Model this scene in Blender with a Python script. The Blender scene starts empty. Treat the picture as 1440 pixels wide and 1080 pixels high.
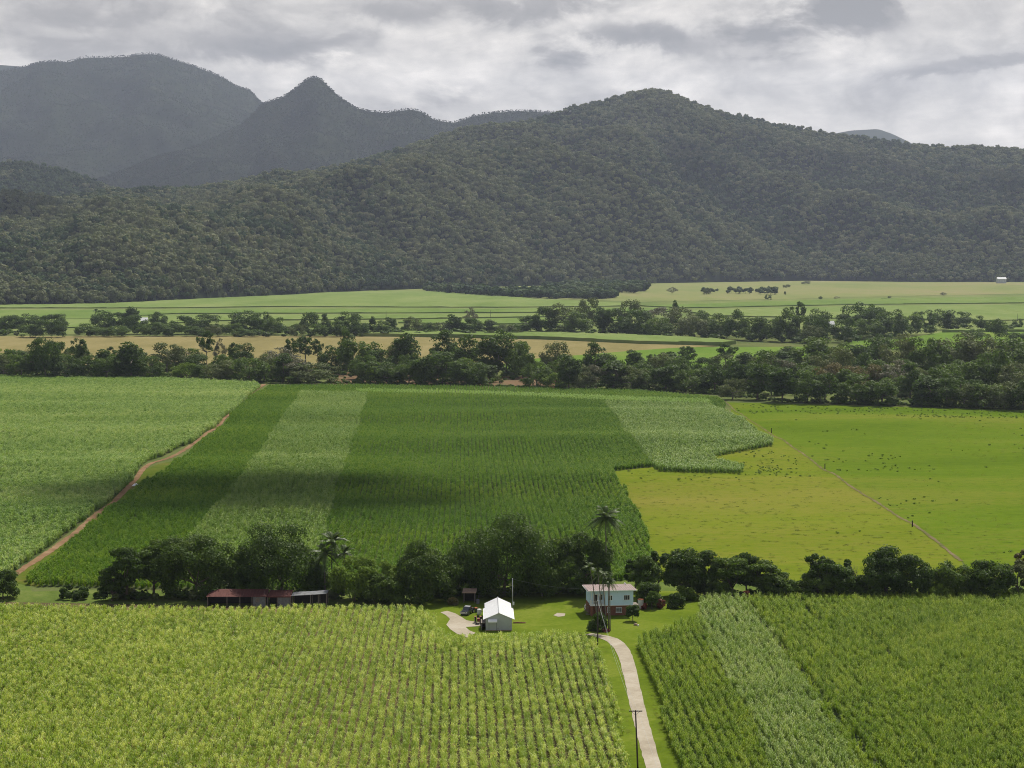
import bpy, bmesh, math, random
import numpy as np
from mathutils import Vector, Matrix
PI = math.pi
R = math.radians
scene = bpy.context.scene
COL = scene.collection

# ------------------------------------------------------------------ camera, light, sky
F, W2, H2 = 2800.0, 720.0, 540.0      # focal length and centre of the 1440x1080 photograph, in its pixels
CZ = 83.0
PITCH = math.atan((540 - 350) / F)
cam = bpy.data.cameras.new("camera")
cam.sensor_width = 36.0
cam.lens = 36.0 * F / 1440.0
cam.clip_start = 1.0
cam.clip_end = 60000.0
camo = bpy.data.objects.new("camera", cam)
COL.objects.link(camo)
camo.location = (0, 0, CZ)
camo.rotation_euler = (PI / 2 - PITCH, 0, 0)
scene.camera = camo

SUN_EL, SUN_AZ = R(54), R(24)          # sun stands beyond the farm, a little to the right
sun_dir = Vector((math.sin(SUN_AZ) * math.cos(SUN_EL), math.cos(SUN_AZ) * math.cos(SUN_EL), math.sin(SUN_EL)))
sl = bpy.data.lights.new("sun", 'SUN')
sl.energy = 4.6
sl.angle = R(0.6)
sl.color = (1.0, 0.95, 0.86)
so = bpy.data.objects.new("sun", sl)
COL.objects.link(so)
so.rotation_euler = (-sun_dir).to_track_quat('-Z', 'Y').to_euler()
so.location = (0, 0, 3000)

scene.view_settings.view_transform = 'Standard'
scene.view_settings.look = 'None'
scene.view_settings.exposure = 0.25
scene.view_settings.gamma = 1.0
scene.render.engine = 'CYCLES'
cy = scene.cycles
cy.max_bounces = 6
cy.diffuse_bounces = 2
cy.glossy_bounces = 2
cy.transmission_bounces = 3
cy.volume_bounces = 0
cy.transparent_max_bounces = 12
cy.caustics_reflective = False
cy.caustics_refractive = False
cy.use_denoising = True
cy.denoiser = 'OPENIMAGEDENOISE'
cy.denoising_prefilter = 'NONE'
cy.pixel_filter_type = 'BLACKMAN_HARRIS'
cy.filter_width = 1.0
scene.render.use_persistent_data = False


def ray(px, py):
    return np.array([(px - W2) / F, math.cos(PITCH) + (H2 - py) / F * math.sin(PITCH), -math.sin(PITCH) + (H2 - py) / F * math.cos(PITCH)])


class NT:
    """tiny helper for node trees"""
    def __init__(s, tree):
        s.t = tree
        s.n = tree.nodes
        s.l = tree.links

    def new(s, typ, **kw):
        n = s.n.new(typ)
        for k, v in kw.items():
            setattr(n, k, v)
        return n

    def set(s, sock, v):
        if isinstance(v, bpy.types.NodeSocket):
            s.l.new(v, sock)
        else:
            sock.default_value = v

    def math(s, op, a, b=0.0, c=0.0, clamp=False):
        n = s.new('ShaderNodeMath', operation=op, use_clamp=clamp)
        s.set(n.inputs[0], a)
        s.set(n.inputs[1], b)
        s.set(n.inputs[2], c)
        return n.outputs[0]

    def noise(s, vec, scale, detail=4, rough=0.55, dist=0.0):
        n = s.new('ShaderNodeTexNoise')
        if vec is not None:
            s.l.new(vec, n.inputs['Vector'])
        n.inputs['Scale'].default_value = scale
        n.inputs['Detail'].default_value = detail
        n.inputs['Roughness'].default_value = rough
        n.inputs['Distortion'].default_value = dist
        return n.outputs['Fac']

    def ramp(s, fac, stops):
        n = s.new('ShaderNodeValToRGB')
        s.l.new(fac, n.inputs[0])
        e = n.color_ramp.elements
        while len(e) < len(stops):
            e.new(0.5)
        for i, (p, c) in enumerate(stops):
            e[i].position = p
            e[i].color = (c[0], c[1], c[2], 1) if not isinstance(c, (int, float)) else (c, c, c, 1)
        return n.outputs[0]

    def mix(s, fac, a, b, blend='MIX'):
        n = s.new('ShaderNodeMix', data_type='RGBA', blend_type=blend)
        s.set(n.inputs[0], fac)
        for sock, v in ((n.inputs[6], a), (n.inputs[7], b)):
            s.set(sock, v if isinstance(v, bpy.types.NodeSocket) else (v[0], v[1], v[2], 1))
        return n.outputs[2]


world = bpy.data.worlds.new("World")
scene.world = world
world.use_nodes = True
wt = NT(world.node_tree)
wt.n.clear()
w_out = wt.new('ShaderNodeOutputWorld')
w_bg = wt.new('ShaderNodeBackground')
w_bg.inputs['Strength'].default_value = 0.088
wt.l.new(w_bg.outputs[0], w_out.inputs['Surface'])
sky = wt.new('ShaderNodeTexSky', sky_type='NISHITA')
sky.sun_disc = False
sky.sun_elevation = SUN_EL
sky.sun_rotation = SUN_AZ
sky.altitude = 100
sky.dust_density = 2.0
tc = wt.new('ShaderNodeTexCoord')
sx = wt.new('ShaderNodeSeparateXYZ')
wt.l.new(tc.outputs['Generated'], sx.inputs[0])
X, Y, Z = sx.outputs
zz = wt.math('MAXIMUM', Z, 0.0)
den = wt.math('ADD', zz, 0.075)
cu = wt.math('DIVIDE', X, den)
cv = wt.math('DIVIDE', Y, den)
cb = wt.new('ShaderNodeCombineXYZ')
wt.l.new(cu, cb.inputs[0])
wt.l.new(wt.math('MULTIPLY', cv, 0.62), cb.inputs[1])
wt.l.new(wt.math('MULTIPLY', Z, 6.0), cb.inputs[2])
P = cb.outputs[0]
n_big = wt.noise(P, 0.8, 6, 0.55, 0.5)
n_mid = wt.noise(P, 2.3, 9, 0.60, 0.5)
n_fine = wt.noise(P, 7.0, 8, 0.62, 0.8)
cq = wt.new('ShaderNodeCombineXYZ')
wt.l.new(X, cq.inputs[0])
wt.l.new(wt.math('MULTIPLY', Y, .6), cq.inputs[1])
wt.l.new(wt.math('MULTIPLY', Z, 1.75), cq.inputs[2])
n_puff = wt.noise(cq.outputs[0], 15.0, 9, 0.56, 0.35)
# cauliflower billows: folded noise has round tops and narrow creases
n_b1 = wt.noise(cq.outputs[0], 24.0, 3, 0.5, 0.5)
bill = wt.math('ABSOLUTE', wt.math('SUBTRACT', wt.math('MULTIPLY', n_b1, 2.0), 1.0))
n_b2 = wt.noise(cq.outputs[0], 62.0, 4, 0.55, 0.6)
bill2 = wt.math('ABSOLUTE', wt.math('SUBTRACT', wt.math('MULTIPLY', n_b2, 2.0), 1.0))
# heaped banks: cells with rounded tops, broken up by finer turbulence
vadd = wt.new('ShaderNodeVectorMath', operation='ADD')
vn = wt.new('ShaderNodeTexNoise')
vn.inputs['Scale'].default_value = 3.2
vn.inputs['Detail'].default_value = 6
wt.l.new(P, vn.inputs['Vector'])
wt.l.new(P, vadd.inputs[0])
wt.l.new(vn.outputs['Color'], vadd.inputs[1])
vor = wt.new('ShaderNodeTexVoronoi', feature='SMOOTH_F1')
wt.l.new(vadd.outputs[0], vor.inputs['Vector'])
vor.inputs['Scale'].default_value = 1.9
vor.inputs['Smoothness'].default_value = 0.35
puff = vor.outputs['Distance']
dens = wt.math('ADD', wt.math('MULTIPLY', n_big, 0.34), wt.math('MULTIPLY', n_mid, 0.12))
dens = wt.math('ADD', dens, wt.math('MULTIPLY', n_puff, 0.52))
dens = wt.math('SUBTRACT', dens, wt.math('MULTIPLY', wt.math('SUBTRACT', bill, .28), .20))
dens = wt.math('SUBTRACT', dens, wt.math('MULTIPLY', wt.math('SUBTRACT', bill2, .28), .07))
dens = wt.math('ADD', dens, wt.math('MULTIPLY', wt.math('SUBTRACT', puff, 0.4), 0.06))
dens = wt.math('ADD', dens, wt.math('MULTIPLY', wt.math('SUBTRACT', n_fine, 0.5), 0.06))
# darker cloud bases that stand in fixed directions (x and z of the direction, half width, half height, depth)
for (px, py, sxw, szw, amt) in ((1165, 24, .034, .0105, .46), (895, 55, .038, .0075, .30), (760, 4, .050, .007, .20), (60, 62, .045, .007, .08),
                                (410, 68, .042, .008, .22), (1390, 84, .028, .0045, .17), (560, 16, .03, .007, .10), (330, 18, .04, .006, .05), (640, 130, .02, .003, .06)):
    d = ray(px, py)
    d = d / np.linalg.norm(d)
    ax = wt.math('DIVIDE', wt.math('SUBTRACT', wt.math('ADD', X, wt.math('MULTIPLY', wt.math('SUBTRACT', n_puff, .5), .16)), float(d[0])), sxw)
    az = wt.math('DIVIDE', wt.math('SUBTRACT', wt.math('ADD', Z, wt.math('MULTIPLY', wt.math('SUBTRACT', n_puff, .5), .05)), float(d[2])), szw)
    # a flat underside and a ragged upper side
    rr = wt.math('ADD', wt.math('MULTIPLY', ax, ax), wt.math('MULTIPLY', az, az))
    g = wt.math('POWER', 2.718, wt.math('MULTIPLY', wt.math('POWER', rr, 1.5), -1.0))
    g = wt.math('MULTIPLY', g, wt.math('GREATER_THAN', Y, 0.0))
    dens = wt.math('ADD', dens, wt.math('MULTIPLY', g, amt))
# towards the horizon the cover thins to an even pale grey
hor = wt.new('ShaderNodeMapRange', clamp=True)
wt.l.new(Z, hor.inputs[0])
for i, v in zip((1, 2, 3, 4), (0.015, 0.075, 0.35, 1.15)):
    hor.inputs[i].default_value = v
dens = wt.math('ADD', wt.math('MULTIPLY', wt.math('SUBTRACT', dens, .45), hor.outputs[0]), .42)
ccol = wt.ramp(dens, [(0.30, (11.6, 10.9, 9.9)), (0.40, (9.5, 8.9, 8.1)), (0.47, (7.7, 7.25, 6.6)), (0.56, (5.7, 5.4, 4.95)), (0.67, (3.7, 3.5, 3.25)), (0.84, (2.45, 2.35, 2.2))])
# towards the zenith the cover breaks and blue sky shows
cover = wt.new('ShaderNodeMapRange', clamp=True)
wt.l.new(Z, cover.inputs[0])
for i, v in zip((1, 2, 3, 4), (0.20, 0.50, 1.0, 0.22)):
    cover.inputs[i].default_value = v
wcol = wt.mix(cover.outputs[0], sky.outputs[0], ccol)
wt.l.new(wcol, w_bg.inputs['Color'])

# ------------------------------------------------------------------ terrain
rng = np.random.default_rng(7)
random.seed(7)


def smooth(a, b, x):
    t = np.clip((x - a) / (b - a), 0, 1)
    return t * t * (3 - 2 * t)


def tz(x, y):
    """height of the ground: a nearly level flood plain with low swells across the cane land"""
    x = np.asarray(x, float)
    y = np.asarray(y, float)
    A = smooth(485, 590, y) * (1 - smooth(1010, 1150, y))
    z = A * (0.85 * np.sin(2 * PI * (y + 0.12 * x) / 130 - 1.811) + 0.30 * np.sin(2 * PI * (y - 0.16 * x) / 71 + 2.1) + 0.35 * np.sin(2 * PI * (x + 0.2 * y) / 170))
    z = z + 0.18 * np.sin(y / 19.0 + x / 60) * smooth(300, 340, y) * (1 - smooth(430, 460, y)) * smooth(-20, -60, x)
    return z


def gnd(px, py, h=0.0):
    """point on the ground (plus h) met by the photograph's pixel"""
    d = ray(px, py)
    z = 0.0
    for _ in range(40):
        t = (CZ - z - h) / -d[2]
        z = 0.5 * z + 0.5 * float(tz(d[0] * t, d[1] * t))
    t = (CZ - z - h) / -d[2]
    return np.array([d[0] * t, d[1] * t, z])


def at_depth(px, py, Yd):
    d = ray(px, py)
    return np.array([0, 0, CZ]) + d * (Yd / d[1])


def scale_at(py):
    return gnd(720, py)[1] / F


def hashn(ix, iy, seed):
    n = (ix * 374761393 + iy * 668265263 + seed * 974634777) & 0xffffffff
    n = ((n ^ (n >> 13)) * 1274126177) & 0xffffffff
    return ((n ^ (n >> 16)) & 0xffff) / 65535.0


def vnoise(x, y, seed=0):
    x = np.asarray(x, float)
    y = np.asarray(y, float)
    ix = np.floor(x).astype(np.int64)
    iy = np.floor(y).astype(np.int64)
    fx = x - ix
    fy = y - iy
    fx = fx * fx * (3 - 2 * fx)
    fy = fy * fy * (3 - 2 * fy)
    a, b = hashn(ix, iy, seed), hashn(ix + 1, iy, seed)
    c, d = hashn(ix, iy + 1, seed), hashn(ix + 1, iy + 1, seed)
    return (a * (1 - fx) + b * fx) * (1 - fy) + (c * (1 - fx) + d * fx) * fy


def fbm(x, y, seed=0, o=4):
    s, a, t = 0, 1.0, 0
    for i in range(o):
        s = s + a * vnoise(x * 2 ** i, y * 2 ** i, seed + i)
        t += a
        a *= 0.5
    return s / t


def ridged(x, y, seed=0, o=4):
    s, a, t = 0, 1.0, 0
    for i in range(o):
        s = s + a * (1 - np.abs(2 * vnoise(x * 2 ** i, y * 2 ** i, seed + i) - 1))
        t += a
        a *= 0.45
    return s / t


# ------------------------------------------------------------------ materials
MATS = {}


def new_mat(name):
    m = bpy.data.materials.new(name)
    m.use_nodes = True
    t = NT(m.node_tree)
    b = t.n['Principled BSDF']
    MATS[name] = m
    return m, t, b


def pos_node(t):
    return t.new('ShaderNodeNewGeometry').outputs['Position']


def foliage(name, c0, c1, c2=None, trans=0.3, rough=0.5, spec=0.3, scale=0.02, tcol=(1.25, 1.3, 0.6), rw=0.5, dry=None, stretch=(1, 1, 1)):
    m, t, b = new_mat(name)
    oi = t.new('ShaderNodeObjectInfo')
    pos = pos_node(t)
    mp = t.new('ShaderNodeMapping')
    t.l.new(pos, mp.inputs[0])
    mp.inputs['Scale'].default_value = stretch
    n = t.noise(mp.outputs[0], scale, 4, 0.6)
    n = t.math('ADD', t.math('MULTIPLY', t.math('SUBTRACT', n, 0.5), 1.7), 0.5)
    f = t.math('ADD', t.math('MULTIPLY', oi.outputs['Random'], rw), t.math('MULTIPLY', n, 1 - rw), clamp=True)
    stops = [(0.15, c0), (0.85, c1)] if c2 is None else [(0.12, c0), (0.5, c1), (0.88, c2)]
    col = t.ramp(f, stops)
    if dry is not None:      # a share of dead or turning leaves, by leaf (face) position
        dn = t.noise(pos, dry[2], 2, 0.6)
        col = t.mix(t.ramp(dn, [(dry[1], 0.0), (dry[1] + 0.06, 1.0)]), col, dry[0])
    t.l.new(col, b.inputs['Base Color'])
    b.inputs['Roughness'].default_value = rough
    b.inputs['Specular IOR Level'].default_value = spec * .35
    if trans > 0:
        tr = t.new('ShaderNodeBsdfTranslucent')
        mul = t.mix(1.0, col, tcol, 'MULTIPLY')
        t.l.new(mul, tr.inputs['Color'])
        ms = t.new('ShaderNodeMixShader')
        ms.inputs[0].default_value = trans
        t.l.new(b.outputs[0], ms.inputs[1])
        t.l.new(tr.outputs[0], ms.inputs[2])
        t.l.new(ms.outputs[0], t.n['Material Output'].inputs['Surface'])
    return m


def ground_mat(name, cols, scale, scale2=1.5, bump=0.3, stretch=(1, 1, 1), rough=0.95, speck=None, dist=0.3):
    """cols: three colours, low to high of a two-octave mix of noises in metres"""
    m, t, b = new_mat(name)
    mp = t.new('ShaderNodeMapping')
    t.l.new(pos_node(t), mp.inputs[0])
    mp.inputs['Scale'].default_value = stretch
    v = mp.outputs[0]
    a = t.noise(v, scale, 6, 0.6, dist)
    c = t.noise(v, scale2, 4, 0.7)
    f = t.math('ADD', t.math('MULTIPLY', a, 0.68), t.math('MULTIPLY', c, 0.32))
    col = t.ramp(f, [(0.36, cols[0]), (0.5, cols[1]), (0.64, cols[2])])
    if speck is not None:
        s = t.noise(v, speck[1], 3, 0.7)
        col = t.mix(t.ramp(s, [(speck[2], 0.0), (speck[2] + 0.05, 1.0)]), col, speck[0])
    t.l.new(col, b.inputs['Base Color'])
    b.inputs['Roughness'].default_value = rough
    b.inputs['Specular IOR Level'].default_value = 0.0
    if bump:
        bn = t.new('ShaderNodeBump')
        bn.inputs['Strength'].default_value = bump
        bn.inputs['Distance'].default_value = 0.3
        t.l.new(c, bn.inputs['Height'])
        t.l.new(bn.outputs[0], b.inputs['Normal'])
    return m


def plain(name, col, rough=0.6, metal=0.0, var=0.15, scale=2.0, spec=0.4, dirt=None, stretch=(1, 1, 1)):
    m, t, b = new_mat(name)
    tcn = t.new('ShaderNodeTexCoord')
    mp = t.new('ShaderNodeMapping')
    t.l.new(tcn.outputs['Object'], mp.inputs[0])
    mp.inputs['Scale'].default_value = stretch
    n = t.noise(mp.outputs[0], scale, 5, 0.65)
    lo = tuple(c * (1 - var) for c in col)
    hi = tuple(min(1, c * (1 + var)) for c in col)
    c = t.ramp(n, [(0.3, lo), (0.7, hi)])
    if dirt is not None:
        d = t.noise(mp.outputs[0], dirt[1], 6, 0.7)
        c = t.mix(t.ramp(d, [(dirt[2], 0.0), (dirt[2] + 0.15, 1.0)]), c, dirt[0])
    t.l.new(c, b.inputs['Base Color'])
    b.inputs['Roughness'].default_value = rough
    b.inputs['Metallic'].default_value = metal
    b.inputs['Specular IOR Level'].default_value = spec
    return m


M_ground = ground_mat('plain_soil', [(.07, .09, .03), (.10, .125, .04), (.14, .14, .055)], .02, .6)
M_soil = ground_mat('cane_soil', [(.055, .06, .022), (.10, .075, .04), (.16, .11, .062)], .05, 1.2)
M_soil_green = ground_mat('weedy_soil', [(.035, .06, .018), (.06, .085, .028), (.09, .085, .04)], .05, 1.2)
M_lawn = ground_mat('mown_lawn', [(.075, .112, .010), (.108, .152, .014), (.155, .185, .028)], .055, .9, .25, dist=.8)
M_yard = ground_mat('farmyard_grass', [(.06, .09, .02), (.10, .14, .03), (.15, .17, .05)], .08, 1.0)
M_yellow = ground_mat('yellow_pasture', [(.084, .126, .011), (.125, .158, .014), (.180, .172, .032)], .012, .5, .25, (.35, 1, 1), speck=((.066, .100, .010), .8, .62))
M_pasture = ground_mat('green_pasture', [(.064, .110, .008), (.096, .146, .011), (.145, .160, .024)], .012, .5, .25, (.35, 1, 1), speck=((.048, .083, .008), .8, .62))
M_verge = ground_mat('rough_verge', [(.06, .095, .012), (.09, .115, .018), (.15, .125, .04)], .06, .5, .2)
M_worn = ground_mat('worn_track', [(.085, .10, .03), (.145, .12, .062), (.20, .155, .095)], .14, 1.0)
M_tan = ground_mat('tan_stubble', [(.165, .145, .058), (.205, .176, .074), (.245, .205, .095)], .02, .3, .1, (1, .3, 1))
M_fargrass = ground_mat('valley_grass', [(.105, .145, .045), (.145, .178, .058), (.185, .205, .078)], .008, .05, .1, (1, .3, 1))
M_farpale = ground_mat('pale_paddock', [(.145, .178, .06), (.185, .20, .074), (.225, .205, .10)], .004, .05, .1, (1, .3, 1))
M_midgreen = ground_mat('midfield_green', [(.085, .145, .022), (.11, .18, .03), (.15, .20, .042)], .012, .25, .2, (1, .3, 1))
M_bank = ground_mat('creek_bank', [(.10, .065, .035), (.17, .11, .065), (.12, .12, .05)], .06, .5)
M_dirt = ground_mat('red_dirt', [(.14, .085, .047), (.21, .130, .072), (.28, .19, .11)], .12, 1.0)
M_grav = ground_mat('gravel_drive', [(.27, .23, .17), (.35, .305, .23), (.42, .375, .30)], .10, 1.3, .2)
M_ridge = ground_mat('forest_floor', [(.016, .024, .012), (.026, .034, .016), (.038, .044, .022)], .01, .05, 0)

C_near = foliage('cane_yellow_green', (.135, .210, .018), (.275, .365, .042), (.50, .54, .15), .42, .42, .5, .03, rw=.72, stretch=(.6, 1, 1), dry=((.36, .28, .13), .62, 1.3))
C_right = foliage('cane_fresh_green', (.098, .170, .009), (.178, .262, .017), (.30, .36, .050), .40, .5, .25, .03, rw=.6, dry=((.30, .24, .09), .68, 1.3))
C_rightpale = foliage('cane_flowering', (.135, .22, .030), (.215, .30, .056), (.36, .415, .15), .38, .45, .4, .03, rw=.6)
C_mid = foliage('cane_deep_green', (.058, .132, .006), (.100, .188, .009), (.175, .255, .022), .38, .5, .18, .014, rw=.45, stretch=(.22, 1, 1))
C_strip = foliage('cane_silver_green', (.098, .182, .020), (.160, .25, .040), (.27, .345, .10), .36, .45, .4, .02, rw=.5, stretch=(.22, 1, 1))
C_left = foliage('cane_bright_green', (.110, .200, .034), (.210, .310, .066), (.37, .435, .16), .36, .45, .4, .014, rw=.45, stretch=(.18, 1, 1))
C_lime = foliage('cane_lime_green', (.155, .27, .028), (.20, .32, .04), (.25, .35, .06), .4, .44, .4, .02, rw=.4)
G_tuft = foliage('grass_tuft', (.11, .150, .012), (.15, .18, .017), (.20, .205, .035), .4, .7, .1, .05, rw=.6)
G_weed = foliage('weed_clump', (.065, .115, .014), (.095, .15, .018), (.13, .18, .026), .35, .6, .2, .05, rw=.6)
T_dark = foliage('leaf_dark', (.034, .066, .010), (.058, .102, .015), (.10, .145, .027), .38, .55, .3, .4, rw=.2)
T_mid = foliage('leaf_mid', (.056, .100, .013), (.085, .138, .020), (.125, .175, .034), .38, .55, .3, .4, rw=.2)
T_light = foliage('leaf_light', (.085, .14, .018), (.12, .185, .026), (.17, .23, .04), .3, .6, .12, .25, rw=.25)
T_olive = foliage('leaf_olive', (.075, .102, .032), (.105, .132, .044), (.15, .165, .066), .24, .6, .2, .2, rw=.3)
T_brown = foliage('leaf_russet', (.105, .098, .036), (.14, .12, .045), (.17, .145, .06), .22, .6, .2, .2, rw=.3)
T_grey = foliage('leaf_grey', (.12, .125, .08), (.155, .155, .10), (.20, .195, .13), .15, .6, .2, .2, rw=.3)
T_red = foliage('leaf_croton', (.10, .02, .018), (.17, .045, .03), (.20, .12, .04), .2, .5, .4, .9, rw=.3)
T_palm = foliage('leaf_palm', (.040, .075, .014), (.075, .115, .024), (.13, .17, .05), .3, .5, .6, .6, rw=.2)
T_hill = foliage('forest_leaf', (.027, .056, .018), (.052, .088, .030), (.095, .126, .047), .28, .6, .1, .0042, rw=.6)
T_hill_lit_olive = foliage('forest_leaf_lit_olive', (.095, .118, .052), (.135, .156, .072), (.20, .205, .105), .25, .6, .1, .0042, rw=.7)  # olive leaf, paler to carry the light on the spurs
T_hill_far = foliage('forest_leaf_far', (.020, .034, .018), (.030, .044, .022), (.048, .058, .030), .15, .6, .1, .002, rw=.5)
M_bark = plain('bark', (.13, .105, .08), .9, 0, .35, 3, .2)
M_barkpale = plain('pale_bark', (.16, .145, .12), .9, 0, .3, 3, .1)
M_white = plain('white_steel', (.80, .80, .79), .38, 0, .03, .6, .5, dirt=((.62, .58, .52), .5, .60))
M_shedwall = plain('grey_steel_wall', (.42, .45, .45), .5, 0, .05, .8, .4, dirt=((.33, .31, .27), .6, .60))
M_trim = plain('white_trim', (.75, .75, .73), .5, 0, .04)
M_blue = plain('blue_weatherboard', (.50, .66, .79), .6, 0, .04, .7, .25, dirt=((.44, .58, .70), .9, .62))
M_brick = plain('red_brick', (.21, .095, .062), .9, 0, .25, 7, .1)
M_roof = plain('weathered_roof', (.27, .205, .185), .7, 0, .12, .8, .25, dirt=((.19, .135, .115), 1.0, .58))
M_glass = plain('window_glass', (.025, .03, .035), .08, 0, .1, 2, .6)
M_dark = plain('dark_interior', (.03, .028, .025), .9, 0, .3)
M_rust = plain('rusty_iron', (.105, .038, .030), .8, .1, .4, 1.4, .2, dirt=((.25, .19, .17), .55, .60), stretch=(2.6, .12, .6))
M_oldiron = plain('old_grey_iron', (.17, .175, .18), .85, 0, .25, 1.5, .1, dirt=((.10, .07, .055), 1.2, .55))
M_timber = plain('grey_timber', (.20, .17, .14), .9, 0, .3, 4, .2)
M_pole = plain('pole_timber', (.055, .043, .036), .85, 0, .3, 4, .25)
M_steel = plain('galvanised_steel', (.45, .46, .47), .45, .4, .08)
M_wire = plain('wire_metal', (.32, .34, .33), .5, .2, .05)
M_car = plain('black_car_paint', (.022, .026, .035), .22, .1, .1, 3, .6)
M_tyre = plain('tyre_rubber', (.02, .02, .02), .85)
M_red = plain('red_paint', (.20, .035, .022), .65, 0, .25)
M_orange = plain('orange_plastic', (.62, .20, .09), .5, 0, .1)
M_bin = plain('bin_green', (.025, .05, .03), .5, 0, .1)
M_tank = plain('white_tank', (.68, .68, .66), .5, 0, .08, 1, .4, dirt=((.45, .40, .34), 1.3, .6))
M_tarp = plain('white_tarp', (.78, .78, .76), .6, 0, .05)
M_chrome = plain('metal_rim', (.5, .5, .5), .3, .6, .05)
M_lamp = plain('lamp_lens', (.7, .7, .65), .2, 0, .05)
M_brown = plain('brown_log', (.19, .09, .055), .9, 0, .3)
M_stone = plain('stone', (.35, .24, .18), .9, 0, .3)


# ------------------------------------------------------------------ object helpers
def tag(o, label=None, cat=None, group=None, kind=None):
    for k, v in (('label', label), ('category', cat), ('group', group), ('kind', kind)):
        if v:
            o[k] = v
    return o


def obj(name, me, parent=None):
    o = bpy.data.objects.new(name, me)
    COL.objects.link(o)
    if parent is not None:
        o.parent = parent
    return o


def thing(name, loc, rz=0.0, label=None, cat=None, group=None):
    o = bpy.data.objects.new(name, None)
    o.empty_display_size = 0.5
    COL.objects.link(o)
    o.location = loc
    o.rotation_euler = (0, 0, rz)
    return tag(o, label, cat, group)


def mesh_np(name, V, faces, mat, smooth_=False):
    """V (n,3); faces: list of (m,k) integer arrays, each of one corner count"""
    me = bpy.data.meshes.new(name)
    V = np.asarray(V, np.float32)
    me.vertices.add(len(V))
    me.vertices.foreach_set('co', V.ravel())
    faces = [np.asarray(f, np.int32) for f in faces if len(f)]
    if faces:
        loops = np.concatenate([f.ravel() for f in faces])
        tot = np.concatenate([np.full(len(f), f.shape[1], np.int32) for f in faces])
        start = np.concatenate([[0], np.cumsum(tot)[:-1]]).astype(np.int32)
        me.loops.add(len(loops))
        me.loops.foreach_set('vertex_index', loops)
        me.polygons.add(len(tot))
        me.polygons.foreach_set('loop_start', start)
        me.polygons.foreach_set('loop_total', tot)
        if smooth_:
            me.polygons.foreach_set('use_smooth', np.ones(len(tot), bool))
    for m in (mat if isinstance(mat, (list, tuple)) else [mat]):
        me.materials.append(m)
    me.update(calc_edges=True)
    return me


class MB:
    """collects simple solids and links them as ONE mesh"""
    def __init__(s):
        s.v, s.f = [], []

    def add(s, vs, fs):
        o = len(s.v)
        s.v += [tuple(float(q) for q in p) for p in vs]
        s.f += [tuple(i + o for i in f) for f in fs]
        return s

    def box(s, c, d, rz=0.0, taper=1.0):
        vs = []
        cr, sr = math.cos(rz), math.sin(rz)
        for z, k in ((-.5, 1.0), (.5, taper)):
            for x, y in ((-.5, -.5), (.5, -.5), (.5, .5), (-.5, .5)):
                a, b = x * d[0] * k, y * d[1] * k
                vs.append((c[0] + a * cr - b * sr, c[1] + a * sr + b * cr, c[2] + z * d[2]))
        return s.add(vs, [(3, 2, 1, 0), (4, 5, 6, 7), (0, 1, 5, 4), (1, 2, 6, 5), (2, 3, 7, 6), (3, 0, 4, 7)])

    def tube(s, pts, rad, n=8, caps=True):
        pts = [Vector(p) for p in pts]
        rad = rad if isinstance(rad, (list, tuple)) else [rad] * len(pts)
        vs, fs = [], []
        for i, p in enumerate(pts):
            d = (pts[min(i + 1, len(pts) - 1)] - pts[max(i - 1, 0)]).normalized()
            a = d.cross(Vector((0, 1, 0)) if abs(d.z) > .8 else Vector((0, 0, 1))).normalized()
            b = d.cross(a)
            for k in range(n):
                t = 2 * PI * k / n
                vs.append(p + (a * math.cos(t) + b * math.sin(t)) * rad[i])
        for i in range(len(pts) - 1):
            for k in range(n):
                fs.append((i * n + k, i * n + (k + 1) % n, (i + 1) * n + (k + 1) % n, (i + 1) * n + k))
        if caps:
            fs.append(tuple(range(n - 1, -1, -1)))
            fs.append(tuple(range((len(pts) - 1) * n, len(pts) * n)))
        return s.add(vs, fs)

    def prism(s, poly, axis, lo, hi):
        """poly: 2-D outline, extruded along axis 'x', 'y' or 'z' from lo to hi"""
        n = len(poly)
        put = {'x': lambda p, w: (w, p[0], p[1]), 'y': lambda p, w: (p[0], w, p[1]), 'z': lambda p, w: (p[0], p[1], w)}[axis]
        vs = [put(p, lo) for p in poly] + [put(p, hi) for p in poly]
        fs = [tuple(range(n - 1, -1, -1)), tuple(range(n, 2 * n))] + [(i, (i + 1) % n, n + (i + 1) % n, n + i) for i in range(n)]
        return s.add(vs, fs)

    def build(s, name, mat, parent=None, bevel=0.0, loc=None, smooth_=False):
        me = bpy.data.meshes.new(name)
        me.from_pydata(s.v, [], s.f)
        bm = bmesh.new()
        bm.from_mesh(me)
        bmesh.ops.recalc_face_normals(bm, faces=bm.faces)
        if bevel:
            bmesh.ops.bevel(bm, geom=list(bm.edges), offset=bevel, segments=2, affect='EDGES', clamp_overlap=True)
        bm.to_mesh(me)
        bm.free()
        if smooth_:
            for p in me.polygons:
                p.use_smooth = True
        me.materials.append(mat)
        o = obj(name, me, parent)
        if loc is not None:
            o.location = loc
        return o


def inside(poly, x, y):
    poly = np.asarray(poly)
    c = np.zeros(len(x), bool)
    n = len(poly)
    j = n - 1
    for i in range(n):
        xi, yi, xj, yj = poly[i][0], poly[i][1], poly[j][0], poly[j][1]
        hit = ((yi > y) != (yj > y)) & (x < (xj - xi) * (y - yi) / (yj - yi + 1e-12) + xi)
        c ^= hit
        j = i
    return c


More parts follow.
